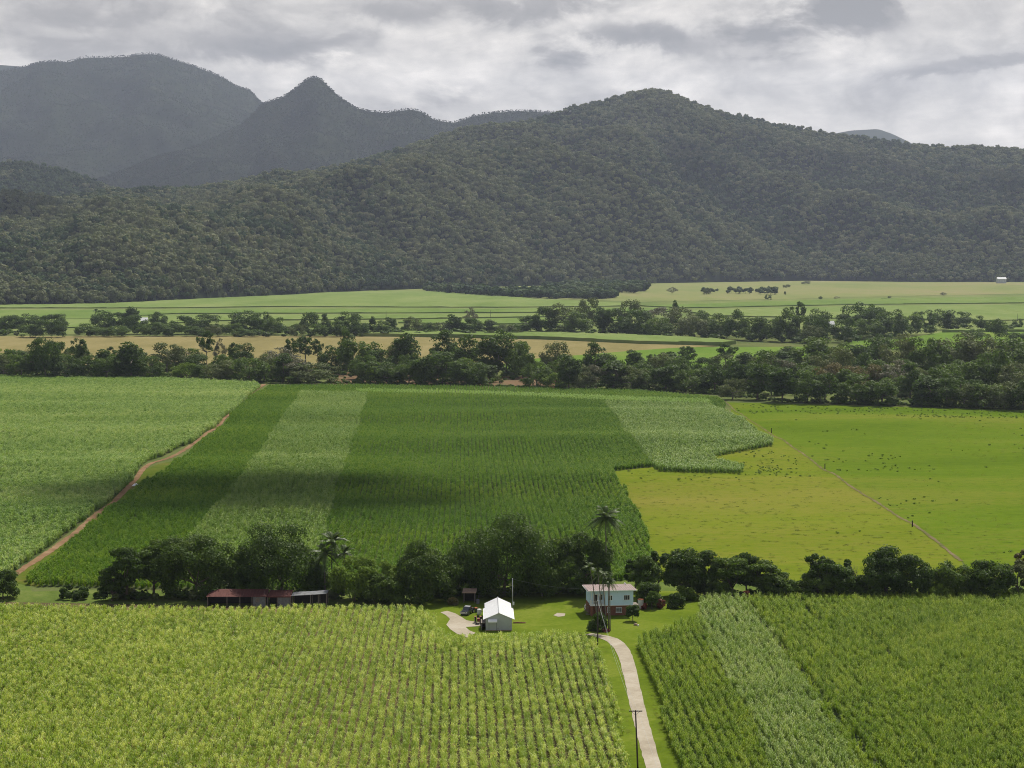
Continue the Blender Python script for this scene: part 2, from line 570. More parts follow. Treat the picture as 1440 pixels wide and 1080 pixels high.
def wpoly(pix, h=0.0, sub=6):
    """pixel outline -> ground outline; edges are subdivided so they follow the swells"""
    out = []
    n = len(pix)
    for i in range(n):
        a, b = pix[i], pix[(i + 1) % n]
        k = max(1, min(sub, int(math.hypot(b[0] - a[0], b[1] - a[1]) / 25)))
        for q in range(k):
            t = q / k
            out.append(gnd(a[0] + (b[0] - a[0]) * t, a[1] + (b[1] - a[1]) * t, h)[:2])
    return np.array(out)


def sheet(name, poly, mat, dz, step=7.0, label=None, cat=None, kind='structure', wob=0.0):
    """a ground sheet laid dz above the terrain, cut on a grid so that it follows the swells"""
    bm = bmesh.new()
    vs = [bm.verts.new((p[0] + (random.uniform(-wob, wob)), p[1] + random.uniform(-wob, wob) * 2, 0)) for p in poly]
    bm.faces.new(vs)
    bmesh.ops.triangulate(bm, faces=bm.faces)
    y0, y1 = poly[:, 1].min(), poly[:, 1].max()
    x0, x1 = poly[:, 0].min(), poly[:, 0].max()
    if y0 < 1250:
        for yy in np.arange(math.ceil(y0 / step) * step, min(y1, 1300), step):
            bmesh.ops.bisect_plane(bm, geom=bm.verts[:] + bm.edges[:] + bm.faces[:], plane_co=(0, yy, 0), plane_no=(0, 1, 0))
        for xx in np.arange(math.ceil(x0 / 25) * 25, x1, 25):
            bmesh.ops.bisect_plane(bm, geom=bm.verts[:] + bm.edges[:] + bm.faces[:], plane_co=(xx, 0, 0), plane_no=(1, 0, 0))
    for v in bm.verts:
        v.co.z = float(tz(v.co.x, v.co.y)) + dz
    for f in bm.faces:
        if f.normal.z < 0:
            f.normal_flip()
        f.smooth = True
    me = bpy.data.meshes.new(name)
    bm.to_mesh(me)
    bm.free()
    me.materials.append(mat)
    return tag(obj(name, me), label, cat, None, kind)


def strip(name, pix, widths, mat, dz, label=None, jit=0.25):
    """a track along a pixel centre line, widths in metres"""
    pts = []
    for i in range(len(pix) - 1):
        for q in range(6):
            t = q / 6
            pts.append((pix[i][0] * (1 - t) + pix[i + 1][0] * t, pix[i][1] * (1 - t) + pix[i + 1][1] * t, widths[i] * (1 - t) + widths[i + 1] * t))
    pts.append((pix[-1][0], pix[-1][1], widths[-1]))
    P0 = [gnd(p[0], p[1])[:2] for p in pts]
    # smooth the line a little, then resample finely
    P0 = np.array(P0)
    for _ in range(6):
        P0[1:-1] = P0[1:-1] * .5 + (P0[:-2] + P0[2:]) * .25
    Wd = np.array([p[2] for p in pts])
    seg = np.concatenate([[0], np.cumsum(np.linalg.norm(np.diff(P0, axis=0), axis=1))])
    L = np.arange(0, seg[-1], 2.5)
    Q = np.stack([np.interp(L, seg, P0[:, 0]), np.interp(L, seg, P0[:, 1])], 1)
    Wq = np.interp(L, seg, Wd)
    T = np.gradient(Q, axis=0)
    T /= np.linalg.norm(T, axis=1)[:, None]
    N = np.stack([T[:, 1], -T[:, 0]], 1)
    nl = len(L)
    rows = []
    for k, s in enumerate((-.5, -.17, .17, .5)):
        j = rng.uniform(-jit, jit, nl) if k in (0, 3) else np.zeros(nl)
        E = Q + N * (Wq * s + j)[:, None]
        rows.append(np.column_stack([E, tz(E[:, 0], E[:, 1]) + dz]))
    V = np.concatenate(rows)
    fs = []
    for k in range(3):
        a = k * nl + np.arange(nl - 1)
        fs.append(np.stack([a, a + 1, a + 1 + nl, a + nl], 1))
    me = mesh_np(name, V, [np.concatenate(fs)[:, ::-1]], mat, True)
    return tag(obj(name, me), label, None, None, 'structure')


# -- scattering of uncountable growth
_grp = {}


def scatter(name, pts, rot, scl, idx, coll, label):
    me = bpy.data.meshes.new(name)
    n = len(pts)
    me.vertices.add(n)
    me.vertices.foreach_set('co', np.asarray(pts, np.float32).ravel())
    a = me.attributes.new('rot', 'FLOAT_VECTOR', 'POINT')
    a.data.foreach_set('vector', np.asarray(rot, np.float32).ravel())
    a = me.attributes.new('scl', 'FLOAT_VECTOR', 'POINT')
    a.data.foreach_set('vector', np.asarray(scl, np.float32).ravel())
    a = me.attributes.new('idx', 'INT', 'POINT')
    a.data.foreach_set('value', np.asarray(idx, np.int32))
    o = obj(name, me)
    if coll.name not in _grp:
        g = bpy.data.node_groups.new('grow_' + coll.name, 'GeometryNodeTree')
        g.interface.new_socket('Geometry', in_out='INPUT', socket_type='NodeSocketGeometry')
        g.interface.new_socket('Geometry', in_out='OUTPUT', socket_type='NodeSocketGeometry')
        t = NT(g)
        gi, go = t.new('NodeGroupInput'), t.new('NodeGroupOutput')
        ip = t.new('GeometryNodeInstanceOnPoints')
        ci = t.new('GeometryNodeCollectionInfo')
        ci.inputs['Collection'].default_value = coll
        ci.inputs['Separate Children'].default_value = True
        ci.inputs['Reset Children'].default_value = True
        at = {}
        for nm, ty in (('rot', 'FLOAT_VECTOR'), ('scl', 'FLOAT_VECTOR'), ('idx', 'INT')):
            q = t.new('GeometryNodeInputNamedAttribute', data_type=ty)
            q.inputs['Name'].default_value = nm
            at[nm] = q.outputs['Attribute']
        er = t.new('FunctionNodeEulerToRotation')
        t.l.new(at['rot'], er.inputs[0])
        t.l.new(gi.outputs[0], ip.inputs['Points'])
        t.l.new(ci.outputs[0], ip.inputs['Instance'])
        ip.inputs['Pick Instance'].default_value = True
        t.l.new(at['idx'], ip.inputs['Instance Index'])
        t.l.new(er.outputs[0], ip.inputs['Rotation'])
        t.l.new(at['scl'], ip.inputs['Scale'])
        t.l.new(ip.outputs[0], go.inputs[0])
        _grp[coll.name] = g
    md = o.modifiers.new('grow', 'NODES')
    md.node_group = _grp[coll.name]
    return tag(o, label, None, None, 'stuff')


def proto_coll(name, meshes):
    c = bpy.data.collections.new(name)
    for m in meshes:
        c.objects.link(bpy.data.objects.new(m.name, m))
    return c


# ------------------------------------------------------------------ the ground sheet
ys = np.concatenate([np.arange(-200, 300, 50), np.arange(300, 1204, 7), np.geomspace(1210, 19000, 60)])
xs = np.concatenate([-np.geomspace(8500, 420, 24), np.arange(-400, 401, 25), np.geomspace(420, 8500, 24)])
GX, GY = np.meshgrid(xs, ys)
GV = np.column_stack([GX.ravel(), GY.ravel(), tz(GX, GY).ravel()])
ny, nx = GX.shape
ii = (np.arange(ny - 1)[:, None] * nx + np.arange(nx - 1)[None, :]).ravel()
tag(obj('ground', mesh_np('ground', GV, [np.stack([ii, ii + 1, ii + 1 + nx, ii + nx], 1)], M_ground, True)),
    'broad level valley floor of grass and soil under the fields', None, None, 'structure')

# ------------------------------------------------------------------ forested hills
FOREST = []


def interp(tab, x):
    a = np.array(tab, float)
    return np.interp(x, a[:, 0], a[:, 1])


def smooth_interp(tab, x, w=9):
    xx = np.linspace(np.min(x) - 30, np.max(x) + 30, 1200)
    yy = interp(tab, xx)
    k = max(1, int(w / (xx[1] - xx[0])))
    ker = np.hanning(2 * k + 3)
    ker /= ker.sum()
    yp = np.pad(yy, (k + 1, k + 1), mode='edge')
    return np.interp(x, xx, np.convolve(yp, ker, 'valid'))


def hill(name, crest, depth, base, nfor, seed, amp, wl, label, mat_leaf, tree_m, spurs=(), canopy=9.0, skew=0.5, power=1.0, px0=-160, px1=1600, back=0.5):
    """a mountain with the crest line crest(px)->py at depth(px), its foot on base(px)->py"""
    def surf(px, t):
        px = np.asarray(px, float)
        py = smooth_interp(crest, px)
        Yc = interp(depth, px)
        by = smooth_interp(base, px, 20)
        v = (H2 - py) / F
        dy = math.cos(PITCH) + v * math.sin(PITCH)
        dz = -math.sin(PITCH) + v * math.cos(PITCH)
        zc = CZ + dz * Yc / dy - canopy
        ax = (px - W2) / F / dy
        vb = (H2 - by) / F
        tb = CZ / -(-math.sin(PITCH) + vb * math.cos(PITCH))
        Yb = np.minimum(tb * (math.cos(PITCH) + vb * math.sin(PITCH)), Yc - 400)
        Yp = Yb + (Yc - Yb) * t
        x = ax * Yp
        S = np.where(t <= 1, np.clip(t, 0, 1) ** power, 1 - (t - 1) * 1.1)
        z = zc * S
        win = np.clip(4 * t * (1 - t), 0, 1) ** 0.7 * np.where(t < 1, 1, 0)
        wx = x + skew * Yp + 0.35 * wl * (fbm(x / wl, Yp / wl, seed + 50, 3) - .5)
        rn = ridged(wx / wl, Yp / (wl * 2.6), seed, 4) - 0.62
        z = z + amp * rn * win + amp * 0.45 * (fbm(x / (wl * .35), Yp / (wl * .35), seed + 9, 3) - .5) * win
        for (line, hgt, wid) in spurs:
            L = np.array([at_depth(*q)[:2] for q in line])
            dmin = np.full(np.shape(x), 1e9)
            for a, b in zip(L[:-1], L[1:]):
                ab = b - a
                tt = np.clip(((x - a[0]) * ab[0] + (Yp - a[1]) * ab[1]) / (ab @ ab), 0, 1)
                dmin = np.minimum(dmin, np.hypot(x - a[0] - ab[0] * tt, Yp - a[1] - ab[1] * tt))
            z = z + hgt * np.exp(-(dmin / wid) ** 2) * np.clip(win * 1.5, 0, 1) * (1 - smooth(.35, .80, t))
        return x, Yp, np.maximum(z, -0.5)
    nu, nt = 230, 110
    U, T = np.meshgrid(np.linspace(px0, px1, nu), np.linspace(0, 1 + back, nt))
    x, y, z = surf(U.ravel(), T.ravel())
    i0 = (np.arange(nt - 1)[:, None] * nu + np.arange(nu - 1)[None, :]).ravel()
    tag(obj(name, mesh_np(name, np.column_stack([x, y, z]), [np.stack([i0, i0 + 1, i0 + 1 + nu, i0 + nu], 1)], M_ridge, True)), label, None, None, 'structure')
    # forest: a jittered sample of the surface, even in area
    u = rng.uniform(px0, px1, nfor)
    q = rng.uniform(0, 1, nfor)
    r0 = 0.72
    t = (np.sqrt(r0 ** 2 + q * (1 - r0 ** 2)) - r0) / (1 - r0) * 1.04
    x, y, z = surf(u, t)
    # keep the forest behind the foot, thin it nowhere else
    sc = tree_m * (.55 + .8 * rng.random(nfor) ** 1.5) * (1 + .25 * (fbm(x / 160, y / 160, seed + 77, 2) - .5))
    # lit spurs, shaded gullies put into leaf colour: pale eucalypts against dark rainforest
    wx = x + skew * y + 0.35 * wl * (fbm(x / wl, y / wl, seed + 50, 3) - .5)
    dry = 1.5 * (ridged(wx / wl, y / (wl * 2.6), seed, 4) - .60) + 1.3 * (fbm(x / 300, y / 420, seed + 31, 4) - .5) + .9 * (fbm(x / 70, y / 90, seed + 32, 3) - .5)  # high on ridges, where the paler lit-looking trees go
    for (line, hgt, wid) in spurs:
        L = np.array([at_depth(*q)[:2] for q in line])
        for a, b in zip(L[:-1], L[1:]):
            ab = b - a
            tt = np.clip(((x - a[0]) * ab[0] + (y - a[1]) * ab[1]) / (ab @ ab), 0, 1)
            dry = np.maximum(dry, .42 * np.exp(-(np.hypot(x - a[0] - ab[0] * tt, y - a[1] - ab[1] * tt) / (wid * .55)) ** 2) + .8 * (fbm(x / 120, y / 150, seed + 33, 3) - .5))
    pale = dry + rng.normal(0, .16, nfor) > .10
    return np.column_stack([x, y, z - 1.0]), sc, np.where(pale, rng.integers(5, 8, nfor), rng.integers(0, 5, nfor))


def leaf_quads(C, N, s, rg, ratio=0.62):
    """diamond leaf faces at C with normals N and half lengths s -> vertices, quads"""
    n = len(C)
    N = N / (np.linalg.norm(N, axis=1)[:, None] + 1e-9)
    A = np.cross(N, rg.normal(size=(n, 3)))
    A /= np.linalg.norm(A, axis=1)[:, None] + 1e-9
    B = np.cross(N, A)
    s = np.broadcast_to(s, (n,))[:, None]
    bend = N * s * rg.uniform(-.25, .25, (n, 1))
    V = np.stack([C + A * s, C + B * s * ratio + bend, C - A * s, C - B * s * ratio + bend], 1).reshape(-1, 3)
    return V, np.arange(4 * n).reshape(n, 4)


def unit(rg, n):
    d = rg.normal(size=(n, 3))
    return d / np.linalg.norm(d, axis=1)[:, None]


def crown_mesh(name, seed, r, h, z0, nlobe, nleaf, ls, mat, kind='dense', ncut=0.0):
    """crown of half width r, height h, underside at z0; returns mesh and the lobe centres for the limbs"""
    rg = np.random.default_rng(seed)
    d = unit(rg, nlobe)
    if kind == 'dense':
        d[:, 2] = np.abs(d[:, 2]) * 1.0 - rg.uniform(0, .75, nlobe)
        d /= np.linalg.norm(d, axis=1)[:, None]
        rad = rg.uniform(.55, .90, nlobe)
        lr, lz = rg.uniform(.17, .35, nlobe), 0.80
    elif kind == 'layered':
        rad = rg.uniform(.45, .85, nlobe)
        lr, lz = rg.uniform(.22, .36, nlobe), 0.34
    elif kind == 'open':
        rad = rg.uniform(.40, .90, nlobe)
        lr, lz = rg.uniform(.15, .27, nlobe), 0.75
    elif kind == 'tall':
        rad = rg.uniform(.45, .80, nlobe)
        lr, lz = rg.uniform(.26, .42, nlobe), 0.55
    else:
        rad = rg.uniform(.45, .75, nlobe)
        lr, lz = rg.uniform(.3, .45, nlobe), 0.8
    c = np.array([0, 0, z0 + h * .5])
    ex = np.array([r, r, h * .5])
    Lc = c + d * rad[:, None] * ex
    if kind == 'tall':       # narrows towards the top
        k = 1 - .45 * np.clip((Lc[:, 2] - z0) / h, 0, 1)
        Lc[:, 0] *= k
        Lc[:, 1] *= k
    if kind in ('dense', 'shrub'):      # skirt that reaches well down, fuller shoulders
        nsk = nlobe // 3
        a = rg.uniform(0, 2 * PI, nsk)
        Lc[:nsk] = np.column_stack([np.cos(a) * r * rg.uniform(.55, .75, nsk), np.sin(a) * r * rg.uniform(.55, .75, nsk), z0 + h * rg.uniform(.12, .45, nsk)])
    w = lr ** 2
    li = rg.choice(nlobe, nleaf, p=w / w.sum())
    dd = unit(rg, nleaf)
    dd[:, 2] = np.where(rg.random(nleaf) < .45, np.abs(dd[:, 2]), dd[:, 2])
    base = min(r, h * .62)
    jr = rg.uniform(.72, 1.06, nleaf)
    C = Lc[li] + dd * (lr[li] * base * jr)[:, None] * np.array([1, 1, lz])
    # clusters of leaves: pull leaves toward twig points for a broken surface
    tw = rg.normal(0, .10 * base * .35, (nleaf, 3))
    C = C + tw
    N = dd * .8 + unit(rg, nleaf) * .65 + np.array([0, 0, .35])
    keep = C[:, 2] > z0 * .6
    C, N = C[keep], N[keep]
    s = ls * rg.uniform(.6, 1.25, len(C))
    V, Fq = leaf_quads(C, N, s, rg)
    return mesh_np(name, V, [Fq], mat), Lc


def trunk_mesh(name, seed, H, rad, fork, targets, mat, nlimb=6, lean=0.03):
    rg = random.Random(seed)
    mb = MB()
    lx, ly = rg.uniform(-lean, lean) * H, rg.uniform(-lean, lean) * H
    pts = [(0, 0, -.3), (lx * .1, ly * .1, fork * .15), (lx * .5, ly * .5, fork * .6), (lx, ly, fork)]
    mb.tube(pts, [rad * 1.35, rad * 1.05, rad * .9, rad * .78], 9)
    idx = list(range(len(targets)))
    rg.shuffle(idx)
    for i in idx[:nlimb]:
        t = targets[i]
        m = ((lx + t[0]) * .5 + rg.uniform(-.3, .3), (ly + t[1]) * .5 + rg.uniform(-.3, .3), (fork + t[2]) * .5 - .1 * abs(t[2] - fork))
        mb.tube([(lx * .9, ly * .9, fork * .92), m, tuple(t)], [rad * .6, rad * .38, rad * .12], 6)
    me = bpy.data.meshes.new(name)
    me.from_pydata(mb.v, [], mb.f)
    for p in me.polygons:
        p.use_smooth = True
    me.materials.append(mat)
    return me


# low crowns for the far forest (a few pixels each)
def far_crown(name, seed, mat, tall=1.0):
    rg = np.random.default_rng(seed)
    nl = 7
    d = unit(rg, nl)
    d[:, 2] = np.abs(d[:, 2]) * .9
    Lc = np.array([0, 0, .62 * tall]) + d * np.array([.36, .36, .36 * tall]) * rg.uniform(.6, 1, (nl, 1))
    n = 190
    li = rg.integers(0, nl, n)
    dd = unit(rg, n)
    C = Lc[li] + dd * rg.uniform(.14, .26, (n, 1))
    C[:, 2] = np.maximum(C[:, 2], .05)
    N = dd + unit(rg, n) * .28 + np.array([0, 0, .2])
    V, Fq = leaf_quads(C, N, rg.uniform(.09, .15, n), rg, .75)
    mb = MB()
    mb.tube([(0, 0, -.1), (0, 0, .6 * tall)], [.03, .015], 4)
    nV = len(V)
    V = np.concatenate([V, np.array(mb.v)])
    quads = np.concatenate([Fq, np.array([f for f in mb.f if len(f) == 4]) + nV])
    return mesh_np(name, V, [quads], mat)


FC_hill = proto_coll('hill_trees', [far_crown('hill_tree', i, T_hill, t) for i, t in enumerate((1.0, 1.15, .9, 1.3, 1.05))] + [far_crown('hill_tree_lit', 10 + i, T_hill_lit_olive, t) for i, t in enumerate((1.0, 1.25, .9))])
FC_far = proto_coll('ridge_trees', [far_crown('ridge_tree', 30 + i, T_hill_far, t) for i, t in enumerate((1.0, 1.15, .9))])

crest_main = [(-200, 318), (0, 288), (60, 284), (100, 280), (150, 272), (200, 268), (270, 267), (330, 260), (400, 249), (460, 238), (520, 224), (570, 209), (620, 194), (660, 187), (700, 179), (740, 171),
              (780, 161), (800, 153), (830, 146), (850, 143), (875, 136), (890, 131), (915, 127), (938, 130), (960, 140), (985, 149), (1010, 158), (1040, 165), (1060, 168), (1095, 176), (1130, 181),
              (1165, 188), (1200, 192), (1235, 196), (1260, 200), (1300, 206), (1340, 208), (1370, 210), (1400, 211), (1440, 216), (1600, 236)]
depth_main = [(-200, 4500), (0, 4700), (270, 5200), (520, 5900), (700, 6400), (915, 6800), (1100, 6900), (1440, 7000), (1600, 7000)]
base_main = [(-200, 434), (0, 430), (150, 428), (220, 424), (330, 419), (420, 415), (470, 411), (600, 406), (680, 404), (760, 402), (900, 399), (1140, 395), (1300, 397), (1600, 397)]
spurs_main = [([(870, 235, 6300), (1050, 290, 5900), (1200, 335, 5600), (1400, 385, 5350)], 105, 190),
              ([(700, 190, 6200), (720, 270, 5700), (640, 340, 5200), (560, 395, 4700)], 85, 210),
              ([(930, 160, 6600), (880, 260, 6000), (850, 330, 5500), (870, 390, 5000)], 85, 200),
              ([(300, 275, 5000), (330, 330, 4500), (400, 400, 4000)], 60, 170),
              ([(60, 300, 4500), (120, 360, 3900), (230, 420, 3300)], 60, 180),
              ([(1180, 205, 6700), (1260, 270, 6300), (1440, 330, 5900)], 85, 220)]
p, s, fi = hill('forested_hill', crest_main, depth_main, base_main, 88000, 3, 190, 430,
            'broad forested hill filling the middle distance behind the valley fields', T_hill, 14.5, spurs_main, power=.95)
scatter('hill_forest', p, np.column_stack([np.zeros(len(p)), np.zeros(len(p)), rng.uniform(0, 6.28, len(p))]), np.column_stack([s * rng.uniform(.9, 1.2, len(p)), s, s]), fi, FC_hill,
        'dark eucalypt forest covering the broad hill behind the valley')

crest_a = [(-200, 226), (0, 229), (40, 230), (70, 234), (100, 242), (130, 254), (160, 266), (190, 275), (260, 290)]
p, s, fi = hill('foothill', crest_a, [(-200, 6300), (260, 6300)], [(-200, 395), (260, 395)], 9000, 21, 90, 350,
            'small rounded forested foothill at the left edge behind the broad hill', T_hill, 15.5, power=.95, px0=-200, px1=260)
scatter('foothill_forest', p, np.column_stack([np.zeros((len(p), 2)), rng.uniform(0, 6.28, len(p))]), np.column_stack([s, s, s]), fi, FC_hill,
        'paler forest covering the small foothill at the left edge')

crest_b = [(90, 262), (150, 245), (210, 222), (280, 200), (340, 172), (370, 141), (385, 137), (400, 132), (412, 124), (424, 114), (434, 107), (443, 105), (452, 108), (462, 119), (472, 129), (484, 139), (498, 148),
           (520, 153), (545, 155), (558, 152), (580, 150), (595, 154), (606, 163), (622, 167), (640, 169), (665, 160), (690, 155), (730, 152), (770, 154), (810, 156), (900, 170), (1000, 190)]
p, s, fi = hill('peaked_mountain', crest_b, [(90, 8300), (370, 9300), (1000, 9300)], [(90, 383), (1000, 383)], 80000, 41, 230, 620,
            'hazy blue-grey mountain with a small pointed peak behind the broad hill', T_hill_far, 6, power=1.0, px0=90, px1=1000)
scatter('peaked_mountain_forest', p, np.column_stack([np.zeros((len(p), 2)), rng.uniform(0, 6.28, len(p))]), np.column_stack([s, s, s]), rng.integers(0, 3, len(p)), FC_far,
        'hazy forest covering the mountain with the pointed peak')

crest_c = [(-220, 118), (-60, 104), (0, 97), (30, 92), (55, 85), (75, 83), (95, 84), (110, 79), (125, 77), (150, 77), (180, 76), (190, 73), (212, 72), (226, 74), (245, 81), (270, 89), (300, 100), (318, 109), (334, 119), (345, 121), (356, 128), (364, 139), (380, 150),
           (420, 170), (520, 200), (640, 240)]
p, s, fi = hill('big_mountain', crest_c, [(-220, 11500), (640, 11500)], [(-220, 379), (640, 379)], 85000, 61, 320, 900,
            'large hazy blue-grey mountain rising into the cloud at upper left', T_hill_far, 6, power=1.0, px0=-220, px1=640)
scatter('big_mountain_forest', p, np.column_stack([np.zeros((len(p), 2)), rng.uniform(0, 6.28, len(p))]), np.column_stack([s, s, s]), rng.integers(0, 3, len(p)), FC_far,
        'hazy forest covering the large mountain at upper left')

for nm, cr, dp, lb, x0, x1 in (('distant_hill', [(1120, 215), (1175, 187), (1198, 183), (1235, 181), (1255, 188), (1278, 199), (1320, 225)], 14500, 'pale distant hilltop showing over the right shoulder of the broad hill', 1120, 1320),
                               ('distant_ridge', [(-200, 85), (-60, 90), (0, 91), (30, 93), (80, 120)], 14000, 'faint distant ridge at the left edge behind the large mountain', -200, 80)):
    hill(nm, cr, [(x0, dp), (x1, dp)], [(x0, 372), (x1, 372)], 10, 81, 60, 900, lb, T_hill_far, 20, px0=x0, px1=x1, canopy=0, back=.25)

# ------------------------------------------------------------------ sheets of the valley floor (far to near)
FG = [(-90, 470), (-90, 426), (0, 424), (420, 408), (600, 400), (900, 396), (1530, 392), (1530, 470)]
sheet('valley_grass', wpoly(FG), M_fargrass, 0.25, label='light green grass of the far valley floor')
sheet('pale_paddock', wpoly([(640, 408), (700, 400), (905, 396), (1140, 393), (1530, 393), (1530, 412), (1300, 416), (1100, 421), (900, 425), (790, 421), (690, 414)]), M_farpale, 0.55, label='pale dry paddock along the foot of the broad hill')
sheet('stubble_field', wpoly([(-90, 512), (-90, 474), (60, 473), (300, 472.5), (520, 473), (760, 478), (1010, 487), (900, 493), (830, 499), (760, 508), (500, 520), (200, 515)]), M_tan, 0.3, label='tan harvested field between the two tree belts', wob=.6)
sheet('mid_green_field', wpoly([(690, 520), (740, 506), (830, 498.5), (900, 493), (960, 489), (1140, 488), (1140, 500), (1070, 520)]), M_midgreen, 0.35, label='bright green young field behind the creek trees')
sheet('small_green_field', wpoly([(1180, 492), (1195, 478), (1270, 477), (1310, 470), (1350, 463), (1530, 458), (1530, 480), (1300, 492)]), M_midgreen, 0.35, label='small green fields among the trees at right')
sheet('creek_bank', wpoly([(455, 541), (470, 524), (520, 524), (640, 530), (800, 530), (800, 546), (700, 548), (560, 545)]), M_bank, 0.15, label='bare brown creek bank below the trees')
sheet('farm_grass', wpoly([(-90, 872), (-90, 800), (30, 802), (45, 832), (150, 830), (500, 832), (640, 828), (915, 812), (1000, 815), (1530, 805), (1530, 850), (1000, 860), (600, 870)]), M_yard, 0.04, label='shaded grass along the farm trees')
sheet('yellow_pasture', wpoly([(858, 660), (925, 655), (1000, 630), (1020, 600), (1030, 569), (1046, 588), (1090, 611), (1160, 659), (1283, 737), (1350, 785), (1362, 812), (1000, 820), (905, 818)]), M_yellow, 0.06, label='yellow-green pasture behind the house trees')
sheet('green_pasture', wpoly([(1022, 566), (1440, 577), (1530, 580), (1530, 815), (1370, 812), (1350, 785), (1283, 737), (1160, 659), (1090, 611), (1046, 588)]), M_pasture, 0.10, label='green pasture at right beyond the boundary track')
sheet('track_verge', wpoly([(200, 664), (245, 648), (268, 645), (240, 662), (215, 684), (150, 735), (60, 803), (55, 826), (10, 818), (60, 785), (130, 727)]), M_verge, 0.08, label='grassy verge beside the dirt track')
strip('dirt_track', [(-20, 838), (20, 808), (60, 783), (104, 751), (150, 714), (186, 681), (200, 660), (216, 650), (240, 644), (268, 628), (298, 606), (322, 583), (340, 564), (352, 553), (366, 544), (372, 540)], [2.1] * 12 + [2.3, 2.5, 2.8, 3], M_dirt, 0.14, 'red-brown dirt track between the two cane fields')
strip('boundary_track', [(1020, 565), (1046, 586), (1068, 600), (1090, 613), (1125, 636), (1160, 660), (1200, 687), (1240, 711), (1283, 738), (1320, 763), (1352, 790)], [.6, .6, .7, .9, .9, 1.0, .9, 1.0, 1.0, 1.1, 1.2], M_worn, 0.16, 'worn track between the yellow and the green pasture')
sheet('lawn', wpoly([(560, 850), (640, 834), (800, 830), (990, 832), (992, 872), (930, 895), (905, 912), (930, 980), (962, 1080), (985, 1135), (880, 1135), (840, 915), (760, 915), (628, 915), (580, 880)]), M_lawn, 0.09, label='mown lawn round the house and shed')
sheet('yard_patch', wpoly([(619, 862), (628, 860), (640, 863), (648, 868), (656, 873), (670, 875), (688, 876), (690, 880), (668, 881.5), (655, 883), (660, 887), (668, 891), (655, 897), (642, 892), (632, 886), (629, 879), (634, 871), (626, 866)], sub=3), M_grav, 0.14, label='bare gravel yard beside the white shed', wob=.22)
sheet('bare_patch', wpoly([(778, 866), (784, 862.5), (795, 863.5), (794, 867), (785, 868)], sub=1), M_grav, 0.13, label='small bare patch in the lawn')
strip('driveway', [(828, 892), (846, 895.5), (858, 899), (868, 905), (876, 915), (882, 930), (887, 950), (892, 975), (899, 1005), (908, 1040), (918, 1076), (934, 1130)], [2.2, 2.8, 3.2, 3.2, 3.0, 2.9, 2.8, 2.7, 2.6, 2.6, 2.6, 2.6], M_grav, 0.14, 'pale gravel driveway curving up to the house', .09)
sheet('cane_soil', wpoly([(-90, 845), (600, 858), (628, 905), (838, 905), (905, 1135), (-90, 1135)]), M_soil, 0.05, label='brown soil under the front cane field')
sheet('cane_soil', wpoly([(985, 855), (1530, 840), (1530, 1135), (972, 1135), (897, 915)]), M_soil_green, 0.05, label='soil under the right-hand cane field')

# ------------------------------------------------------------------ sugar cane
ROW = R(-1.43)
ROWD = np.array([math.sin(ROW), math.cos(ROW)])
ROWN = np.array([math.cos(ROW), -math.sin(ROW)])


def cane_mesh(name, seed, L, h, nleaf, mat, w=.055, spread=.55, upright=.5, width=.5):
    """a length of cane row: arching leaf blades on upright shoots"""
    rg = np.random.default_rng(seed)
    n = nleaf
    b = np.column_stack([rg.normal(0, width * .28, n), rg.uniform(-L / 2, L / 2, n), np.zeros(n)])
    hb = h * rg.uniform(.02, .50, n)
    ht = np.minimum(hb + h * rg.uniform(.35, .62, n), h * 1.05)
    az = rg.uniform(0, 2 * PI, n)
    out = spread * rg.uniform(.35, 1.0, n)
    d = np.column_stack([np.cos(az), np.sin(az), np.zeros(n)])
    sd = np.column_stack([-np.sin(az), np.cos(az), np.zeros(n)]) * (w * rg.uniform(.7, 1.3, n))[:, None]
    zc = np.zeros((n, 3))
    p0 = b + np.column_stack([zc[:, 0], zc[:, 0], hb])
    p1 = b + d * (out * upright * .55)[:, None] + np.column_stack([zc[:, 0], zc[:, 0], hb + (ht - hb) * .72])
    p2 = b + d * (out * .80)[:, None] + np.column_stack([zc[:, 0], zc[:, 0], ht])
    p3 = b + d * (out * 1.35)[:, None] + np.column_stack([zc[:, 0], zc[:, 0], ht - h * rg.uniform(.02, .16, n)])
    V = np.stack([p0 - sd * .6, p0 + sd * .6, p1 - sd, p1 + sd, p2 - sd * .8, p2 + sd * .8, p3], 1).reshape(-1, 3)
    o = np.arange(n)[:, None] * 7
    Q = np.concatenate([o + np.array([0, 1, 3, 2]), o + np.array([2, 3, 5, 4])])
    T = o + np.array([4, 5, 6])
    return mesh_np(name, V, [Q, T], mat)


def cane_coll(name, mat, L, h, nleaf, nv=4, **kw):
    return proto_coll(name, [cane_mesh('cane_row', 100 + i, L, h * (0.94 + .04 * i), nleaf, mat, **kw) for i in range(nv)])


